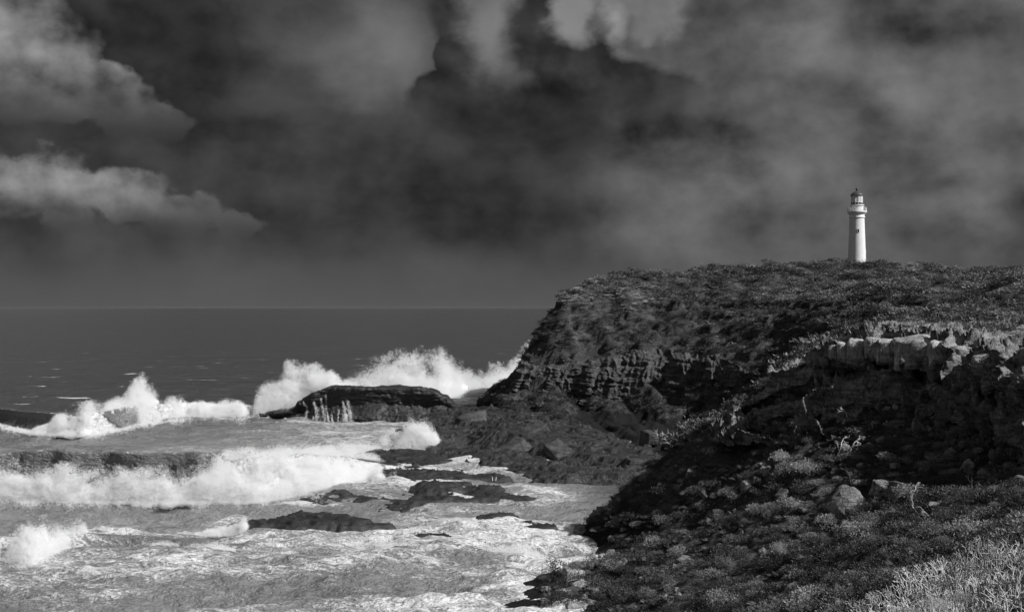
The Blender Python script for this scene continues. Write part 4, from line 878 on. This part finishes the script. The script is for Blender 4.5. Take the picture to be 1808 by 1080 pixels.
def scatter(name, label, meshes, Pn, scl, rot, idx, cat):
    m = bpy.data.meshes.new(name); Pn = np.ascontiguousarray(Pn, np.float32); m.vertices.add(len(Pn)); m.vertices.foreach_set('co', Pn.ravel())
    for n, arr in (('rot', rot), ('scl', scl)):
        a = m.attributes.new(n, 'FLOAT_VECTOR', 'POINT'); a.data.foreach_set('vector', np.ascontiguousarray(arr, np.float32).ravel())
    a = m.attributes.new('idx', 'INT', 'POINT'); a.data.foreach_set('value', np.ascontiguousarray(idx, np.int32)); m.update()
    o = obj(name, m, None); o.modifiers.new('scatter', 'NODES').node_group = scatter_group(name, meshes); tag(o, label, cat, kind='stuff'); return o
def land_normal(x, y, e=0.6):
    return (land(x + e, y) - land(x - e, y)) / (2 * e), (land(x, y + e) - land(x, y - e)) / (2 * e)
def sample(n, px0, px1, Y0, Y1, seed, p=1.0):
    r = np.random.default_rng(seed); px = r.uniform(px0, px1, n); q = r.uniform(0, 1, n); Y = (Y0 ** (1 - p) + q * (Y1 ** (1 - p) - Y0 ** (1 - p))) ** (1 / (1 - p)) if p != 1 else Y0 * (Y1 / Y0) ** q
    x = (px - 904) / F * Y; return x, Y, land(x, Y), r
# heath over the far headland and the plateau
x, y, z, r = sample(66000, 880, 2000, 128, 430, 1, 1.0)
gx, gy = land_normal(x, y, 1.0); sl = np.hypot(gx, gy); dr = poly_sd(x, y, RIM)
band = (z > 7) & (z < 17) & (y > 240)                                      # bare rock of the cliff band
ok = (z > 3.2) & (r.uniform(0, 1, len(x)) > 0.75 * band * (fbm2(x / 8, y / 8, 3) > -0.1)) & ((dr > 1.0) | (y > 190)) & (fbm2(x / 7, y / 7 + 7, 4) > -0.22)
x, y, z = x[ok], y[ok], z[ok]; n = len(x); sz = r.lognormal(-0.25, 0.55, n) * (0.7 + 0.75 * sstep(y, 150, 330)); sz = np.clip(sz, .25, 3.2)
low = sstep(z, 16, 30) * (1 - 0.0 * z); hgt = 0.85 - 0.2 * low
face = ((dr[ok] < 6) | (y > 215)) & (z < 31 - 4 * sstep(x, 20, 60) + 3 * fbm2(x / 15, y / 15, 3)) & (x - 0.30 * (y - 200) < 48)  # bushes here mostly take the leaf with shade in its colour
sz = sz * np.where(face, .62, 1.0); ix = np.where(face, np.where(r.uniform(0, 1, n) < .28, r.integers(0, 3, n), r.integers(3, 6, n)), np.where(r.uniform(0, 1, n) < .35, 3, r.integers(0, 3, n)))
scatter('heath', 'wind-trimmed dark heath covering the far headland and plateau', FARP, np.stack([x, y, z - 0.12], 1), np.stack([sz * 1.1, sz, sz * hgt], 1), np.stack([r.normal(0, .1, n), r.normal(0, .1, n), r.uniform(-.6, .6, n)], 1), ix, 'heath')
# near slope: undergrowth and grass as one mass, the bushes that stand out as things
x, y, z, r = sample(17000, 860, 2000, 40, 152, 2, 0.3); dr = poly_sd(x, y, RIM)
ok = (z > 1.2) & (dr < -3.4) & (land_raw(x, y) - f_head(x, y) > -40); x, y, z = x[ok], y[ok], z[ok]; n = len(x); cl = fbm2(x / 7, y / 7 + 20, 4)
sh_ = (cl > -0.10) | (r.uniform(0, 1, n) < .3)
xs_, ys_, zs_ = x[sh_], y[sh_], z[sh_]; n = len(xs_); sz = np.clip(r.lognormal(-0.62, 0.5, n), .18, 1.5)
keep = np.ones(n, bool); cell = {}
for i in np.argsort(-sz):
    kx, ky = int(xs_[i] // 1.5), int(ys_[i] // 1.5)
    nb_ = [q for a in (-1, 0, 1) for b in (-1, 0, 1) for q in cell.get((kx + a, ky + b), ())]
    if any((xs_[i] - xs_[q]) ** 2 + (ys_[i] - ys_[q]) ** 2 < (.55 * (sz[i] + sz[q])) ** 2 for q in nb_): keep[i] = False
    else: cell.setdefault((kx, ky), []).append(i)
xs_, ys_, zs_, sz = xs_[keep], ys_[keep], zs_[keep], sz[keep]; n = len(sz)
scatter('undergrowth', 'low dark undergrowth matting the shaded near slope', PROTO, np.stack([xs_, ys_, zs_ - 0.08], 1), np.stack([sz * 1.2, sz, sz * .85], 1), np.stack([r.normal(0, .12, n), r.normal(0, .12, n), r.uniform(0, 6.28, n)], 1), r.integers(0, 6, n), 'undergrowth')
xs_, ys_, zs_ = x[~sh_], y[~sh_], z[~sh_]; n = len(xs_); sz = np.clip(r.lognormal(-1.0, 0.35, n), .15, .7)
scatter('grass', 'pale tussock grass between the bushes of the near slope', TUFT, np.stack([xs_, ys_, zs_ - 0.05], 1), np.stack([sz * 1.3, sz * 1.3, sz], 1), np.stack([r.normal(0, .2, n), r.normal(0, .2, n), r.uniform(0, 6.28, n)], 1), r.integers(0, 3, n), 'grass')
x, y, z, r = sample(5200, 900, 1900, 60, 152, 9, 0.3); dr = poly_sd(x, y, RIM)
ok = (z > .6) & (dr < -1.0) & ((fbm2(x / 6 + 9, y / 6, 4) > .12) | (dr > -6)); x, y, z = x[ok], y[ok], z[ok]; n = len(x); sz = np.clip(r.lognormal(-1.85, .6, n), .06, .7)
for q in BLK: q.materials.clear(); q.materials.append(M_DARK)
scatter('rubble', 'broken stones strewn over the near slope below the outcrop', BLK, np.stack([x, y, z], 1), np.stack([sz * 1.4, sz, sz * .75], 1), r.normal(0, .5, (n, 3)) + np.stack([0 * x, 0 * x, r.uniform(0, 6, n)], 1), r.integers(0, 8, n), 'rubble')
# individual bushes
x, y, z, r = sample(2600, 1000, 1800, 46, 148, 4, 0.0); dr = poly_sd(x, y, RIM)
ppy = 543 + (EYE - z) / y * F
ok = (z > 2.2) & (dr < -4.5) & (ppy < 1075) & (fbm2(x / 6 + 3, y / 6, 4) > -0.12); idx = np.where(ok)[0]; placed = []
for i in idx:
    rad = float(np.clip(r.lognormal(-0.05, 0.35), .5, 1.9))
    if all((x[i] - a) ** 2 + (y[i] - b) ** 2 > (0.55 * (rad + c)) ** 2 for a, b, c in placed): placed.append((x[i], y[i], rad))
    if len(placed) >= 290: break
for k, (a, b, rad) in enumerate(placed):
    o = bpy.data.objects.new('scrub_bush', PROTO[k % 6]); COL.objects.link(o); o.location = (a, b, float(land(np.array([a]), np.array([b]))[0]) - 0.12)
    o.rotation_euler = (r.normal(0, .1), r.normal(0, .1) - .1, r.uniform(0, 6.28)); o.scale = (rad * 1.15, rad, rad * r.uniform(.75, 1.05))
    tag(o, 'low rounded dark scrub bush on the shaded near slope', 'bush', 'scrub bushes on the near slope')
# heath along the lit rim and ledges, its sunlight put into the pale colour
r = np.random.default_rng(21); n = 2600; ui = r.integers(40, 600, n); back = r.uniform(0, 1, n) ** 1.6 * 16
pp = Ru[ui] - outw[ui] * back[:, None]; pz = np.where(back < 4, np.maximum(land(pp[:, 0], pp[:, 1]), Ru[ui][:, 2] + 0.1), land(pp[:, 0], pp[:, 1]))
sz = np.clip(r.lognormal(-0.9, .4, n), .2, 1.0)
scatter('rim_heath', 'pale heath with painted-in sunlight fringing the top of the rock outcrop', [shrub_mesh('rim', 400 + k, M_RIM if 'M_RIM' in globals() else M_LEAF2, n_lobe=9, n_leaf=26, leaf=.17, h=.6) for k in range(3)], np.stack([pp[:, 0], pp[:, 1], pz - .05], 1), np.stack([sz * 1.3, sz * 1.2, sz * .7], 1), np.stack([0 * sz, 0 * sz, r.uniform(0, 6.28, n)], 1), r.integers(0, 3, n), 'heath')
r = np.random.default_rng(22); n = 1500; ppx = r.uniform(985, 1165, n); Yq = r.uniform(326, 346, n); xq = (ppx - 904) / F * Yq; zq = land(xq, Yq); okq = (zq > 27.5) & (fbm2(xq / 6, Yq / 2.5, 4) > 0.0); xq, Yq, zq = xq[okq], Yq[okq], zq[okq]; n = len(xq); sz = r.uniform(.3, .9, n)  # bright streak on the point: sunlight painted as pale leaves
scatter('tip_heath', 'pale heath with painted-in sunlight streaking the top of the headland point', [shrub_mesh('tip', 420 + k, M_RIM, n_lobe=8, n_leaf=20, leaf=.2, h=.6) for k in range(2)], np.stack([xq, Yq, zq], 1), np.stack([sz * 1.4, sz, sz * .8], 1), np.stack([0 * sz, 0 * sz, r.uniform(0, 6.28, n)], 1), r.integers(0, 2, n), 'heath')
# dead branches, bleached
def dead_branch(px, py, hpx, seed, label, lean=0.0, spread=.6, Y=None):
    r = np.random.default_rng(seed); Y = Y or ground_py(px, py) - 0.8; p0 = P(px, py, Y); L = hpx * Y / F; m = MB()
    def grow(p, d, L, rad, lev):
        n = 5; pts = [p]
        for k in range(n):
            d = d + r.normal(0, .22, 3); d /= np.linalg.norm(d); pts.append(pts[-1] + d * L / n)
        m.tube(pts, np.linspace(rad, rad * .55, n + 1), 5)
        if lev < 3:
            for k in range(r.integers(2, 4)):
                q = pts[r.integers(2, n + 1)]; dd = d + r.normal(0, spread, 3) * (1, .7, .8); dd[2] += .15; dd /= np.linalg.norm(dd); grow(q, dd, L * r.uniform(.45, .75), rad * .6, lev + 1)
    d0 = np.array([lean, -.1, 1.0]); d0 /= np.linalg.norm(d0); m.v = []; grow(np.zeros(3), d0, L * .6, max(.05, L * .028), 0)
    o = m.build('dead_branch', M_DEAD, None, True); o.location = p0; return tag(o, label, 'dead branch')
for i, (px, py, h, lean, lab) in enumerate([(1497, 745, 34, -.1, 'short bleached snag standing before the foot of the outcrop'), (1478, 806, 46, .3, 'forked bleached dead shrub beside the pale bush'), (1500, 800, 40, .6, 'leaning bleached branch just right of the forked dead shrub'),
                                      (1618, 905, 62, -.9, 'large bleached branch sprawling left, right of the slab boulders'), (1640, 925, 40, -.5, 'curled pale branch under the large sprawling one'), (1745, 862, 40, .1, 'pale twiggy snag near the right edge above the bright bushes'), (1718, 868, 30, -.2, 'smaller pale snag left of the twiggy one by the right edge'),
                                      (1590, 1040, 48, .15, 'upright pale twig rising from the lower bright bushes'), (1386, 1045, 14, .9, 'tiny pale stick lying low on the slope')]):
    dead_branch(px, py, h, 50 + i, lab, lean, .75)
# pale flowering bushes that catch the sun
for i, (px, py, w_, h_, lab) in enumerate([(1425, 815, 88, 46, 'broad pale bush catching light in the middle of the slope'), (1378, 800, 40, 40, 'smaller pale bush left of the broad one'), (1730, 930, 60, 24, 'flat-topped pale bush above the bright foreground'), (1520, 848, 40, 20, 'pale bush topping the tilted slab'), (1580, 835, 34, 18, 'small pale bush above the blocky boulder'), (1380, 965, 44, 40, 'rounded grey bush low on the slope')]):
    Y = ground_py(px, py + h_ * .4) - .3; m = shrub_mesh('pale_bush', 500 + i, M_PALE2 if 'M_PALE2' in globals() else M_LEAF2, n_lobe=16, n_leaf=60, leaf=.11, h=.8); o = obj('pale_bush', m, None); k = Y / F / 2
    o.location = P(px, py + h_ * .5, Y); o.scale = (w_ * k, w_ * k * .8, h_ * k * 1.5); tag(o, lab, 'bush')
# bright twiggy bushes in the near corner
def twiggy(seed, R, Hh, nst, rad, leaves=True):
    r = np.random.default_rng(seed); m = MB(); LV_, LF = [], []
    for k in range(nst):
        a = r.uniform(0, 6.28); rr = R * math.sqrt(r.uniform(0, 1)); p = np.array([rr * math.cos(a), rr * math.sin(a), 0.0]); d = np.array([math.cos(a) * .35 * rr / R, math.sin(a) * .35 * rr / R, 1]) + r.normal(0, .22, 3)
        L = Hh * (1.05 - .45 * (rr / R) ** 2) * r.uniform(.7, 1.1); lev = [(p, d / np.linalg.norm(d), L * .5, rad)]
        for g in range(3):
            nx = []
            for (p, d, l, ra) in lev:
                e = p + d * l; mid = (p + e) / 2 + r.normal(0, .05 * l, 3); m.tube([p, mid, e], [ra, ra * .9, ra * .75], 4)
                if g < 2:
                    for s_ in (-1, 1):
                        if r.uniform() < .9:
                            dd = d + r.normal(0, .6, 3) + (0, 0, .1); nx.append((e, dd / np.linalg.norm(dd), l * r.uniform(.5, .75), ra * .75))
            lev = nx
    return m
k = 0
FG = [(1795, 962, 20.6, .62, .55), (1755, 966, 20.2, .5, .50), (1712, 986, 19.8, .5, .45), (1668, 1000, 19.4, .5, .45), (1628, 1016, 19.0, .45, .42), (1585, 1042, 18.7, .4, .34), (1545, 1062, 18.4, .4, .30), (1510, 1082, 18.1, .4, .28),
      (1770, 1010, 18.6, .55, .42), (1715, 1030, 18.2, .55, .40), (1660, 1050, 17.8, .5, .38), (1610, 1070, 17.5, .5, .34), (1800, 1045, 17.2, .55, .40), (1745, 1068, 16.9, .5, .38), (1690, 1085, 16.6, .5, .36), (1830, 985, 20, .6, .5)]
words = ['highest, at the right edge', 'second highest, beside the topmost one', 'third down along the upper fringe', 'fourth down along the upper fringe', 'fifth down along the upper fringe', 'sixth down along the upper fringe', 'seventh down the fringe', 'lowest on the fringe at the bottom edge',
         'in the second rank under the topmost', 'in the middle of the second rank', 'second rank, left of centre', 'second rank, lowest left', 'third rank, at the right edge', 'third rank, centre', 'third rank, left, cut by the bottom edge', 'half cut by the right edge']
for (px, py, Y, R, Hh), wd in zip(FG, words):
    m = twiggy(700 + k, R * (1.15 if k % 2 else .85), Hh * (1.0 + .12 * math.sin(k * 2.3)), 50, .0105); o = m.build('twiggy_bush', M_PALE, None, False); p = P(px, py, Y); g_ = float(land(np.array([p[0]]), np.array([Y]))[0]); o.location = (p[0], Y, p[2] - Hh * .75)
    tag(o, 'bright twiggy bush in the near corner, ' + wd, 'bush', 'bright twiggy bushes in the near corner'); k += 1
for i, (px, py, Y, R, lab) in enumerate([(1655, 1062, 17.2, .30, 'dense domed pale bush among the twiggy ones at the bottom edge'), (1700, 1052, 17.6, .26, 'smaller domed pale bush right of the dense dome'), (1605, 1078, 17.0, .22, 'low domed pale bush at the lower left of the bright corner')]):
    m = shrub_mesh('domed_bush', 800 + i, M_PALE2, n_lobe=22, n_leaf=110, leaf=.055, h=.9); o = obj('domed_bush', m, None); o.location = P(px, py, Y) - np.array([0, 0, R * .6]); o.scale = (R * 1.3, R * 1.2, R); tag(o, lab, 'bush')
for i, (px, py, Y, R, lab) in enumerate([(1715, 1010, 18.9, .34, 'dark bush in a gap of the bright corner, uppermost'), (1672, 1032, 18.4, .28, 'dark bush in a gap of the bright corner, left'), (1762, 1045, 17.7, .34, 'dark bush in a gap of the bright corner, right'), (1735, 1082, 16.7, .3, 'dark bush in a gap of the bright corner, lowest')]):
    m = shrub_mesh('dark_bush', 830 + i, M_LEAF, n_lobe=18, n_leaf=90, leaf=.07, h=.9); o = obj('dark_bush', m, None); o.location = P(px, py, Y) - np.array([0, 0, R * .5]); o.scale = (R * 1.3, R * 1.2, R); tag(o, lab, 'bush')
#@@SMALL
# ------------------------------------------------------------------ buildings on the skyline at the right
def cottage():
    x, y, z = P(1812, 481, 398); r = empty('keepers_cottage', (x, y, z - 1.2)); tag(r, 'low white cottage roof with a chimney at the right edge of the skyline', 'cottage')
    m = MB(); m.box((0, 0, 0.2), (8, 6, 3.0)); m.build('wall', M_WHITE, r)
    m = MB(); m.add([(-4.4, -3.4, 1.7), (4.4, -3.4, 1.7), (4.4, 3.4, 1.7), (-4.4, 3.4, 1.7), (-1.6, 0, 2.9), (1.6, 0, 2.9)], [(0, 1, 5, 4), (2, 3, 4, 5), (1, 2, 5), (3, 0, 4), (3, 2, 1, 0)]); rf = m.build('roof', M_TRIM, r)
    m = MB(); m.box((-1.5, 0.4, 3.0), (.5, .5, 1.3)); m.build('chimney', M_METAL, rf)
    for dx in (-2.4, 2.4):
        m = MB(); m.box((dx, -3.02, .6), (.9, .06, 1.1)); m.build('window', M_GLASS, r)
cottage()
p = P(1715, 481, 396); m = MB(); m.box((0, 0, -.3), (9.5, .4, 1.6)); o = m.build('boundary_wall', M_WHITE); o.location = p; tag(o, 'short stretch of low white wall showing on the skyline right of the lighthouse', 'wall')
for px, lab in ((1607, 'small dark post on the skyline just right of the lighthouse'), (1642, 'rounded dark marker on the skyline between post and white wall')):
    p = P(px, 468, 378); m = MB(); m.lathe([(.28, -1.5), (.28, .5), (.36, .55), (.3, .85), (.05, .95)], 10); o = m.build('marker_post', M_METAL, None, True); o.location = p; tag(o, lab, 'post')
# ------------------------------------------------------------------ salt haze over the whole coast
def haze():
    m = MB(); m.box((0, 29900, 27), (80000, 60500, 72)); o = m.build('haze', None); o['kind'] = 'stuff'; tag(o, 'thin salt haze hanging over the coast', 'haze', kind='stuff')
    mt = bpy.data.materials.new('salt haze'); mt.use_nodes = True; t = mt.node_tree; t.nodes.remove(t.nodes['Principled BSDF'])
    v = t.nodes.new('ShaderNodeVolumePrincipled'); v.inputs['Color'].default_value = (.9, .9, .9, 1); v.inputs['Density'].default_value = HAZE; v.inputs['Anisotropy'].default_value = 0.0
    t.links.new(v.outputs[0], t.nodes['Material Output'].inputs['Volume']); o.data.materials.append(mt)
HAZE = 0.0000006
haze()
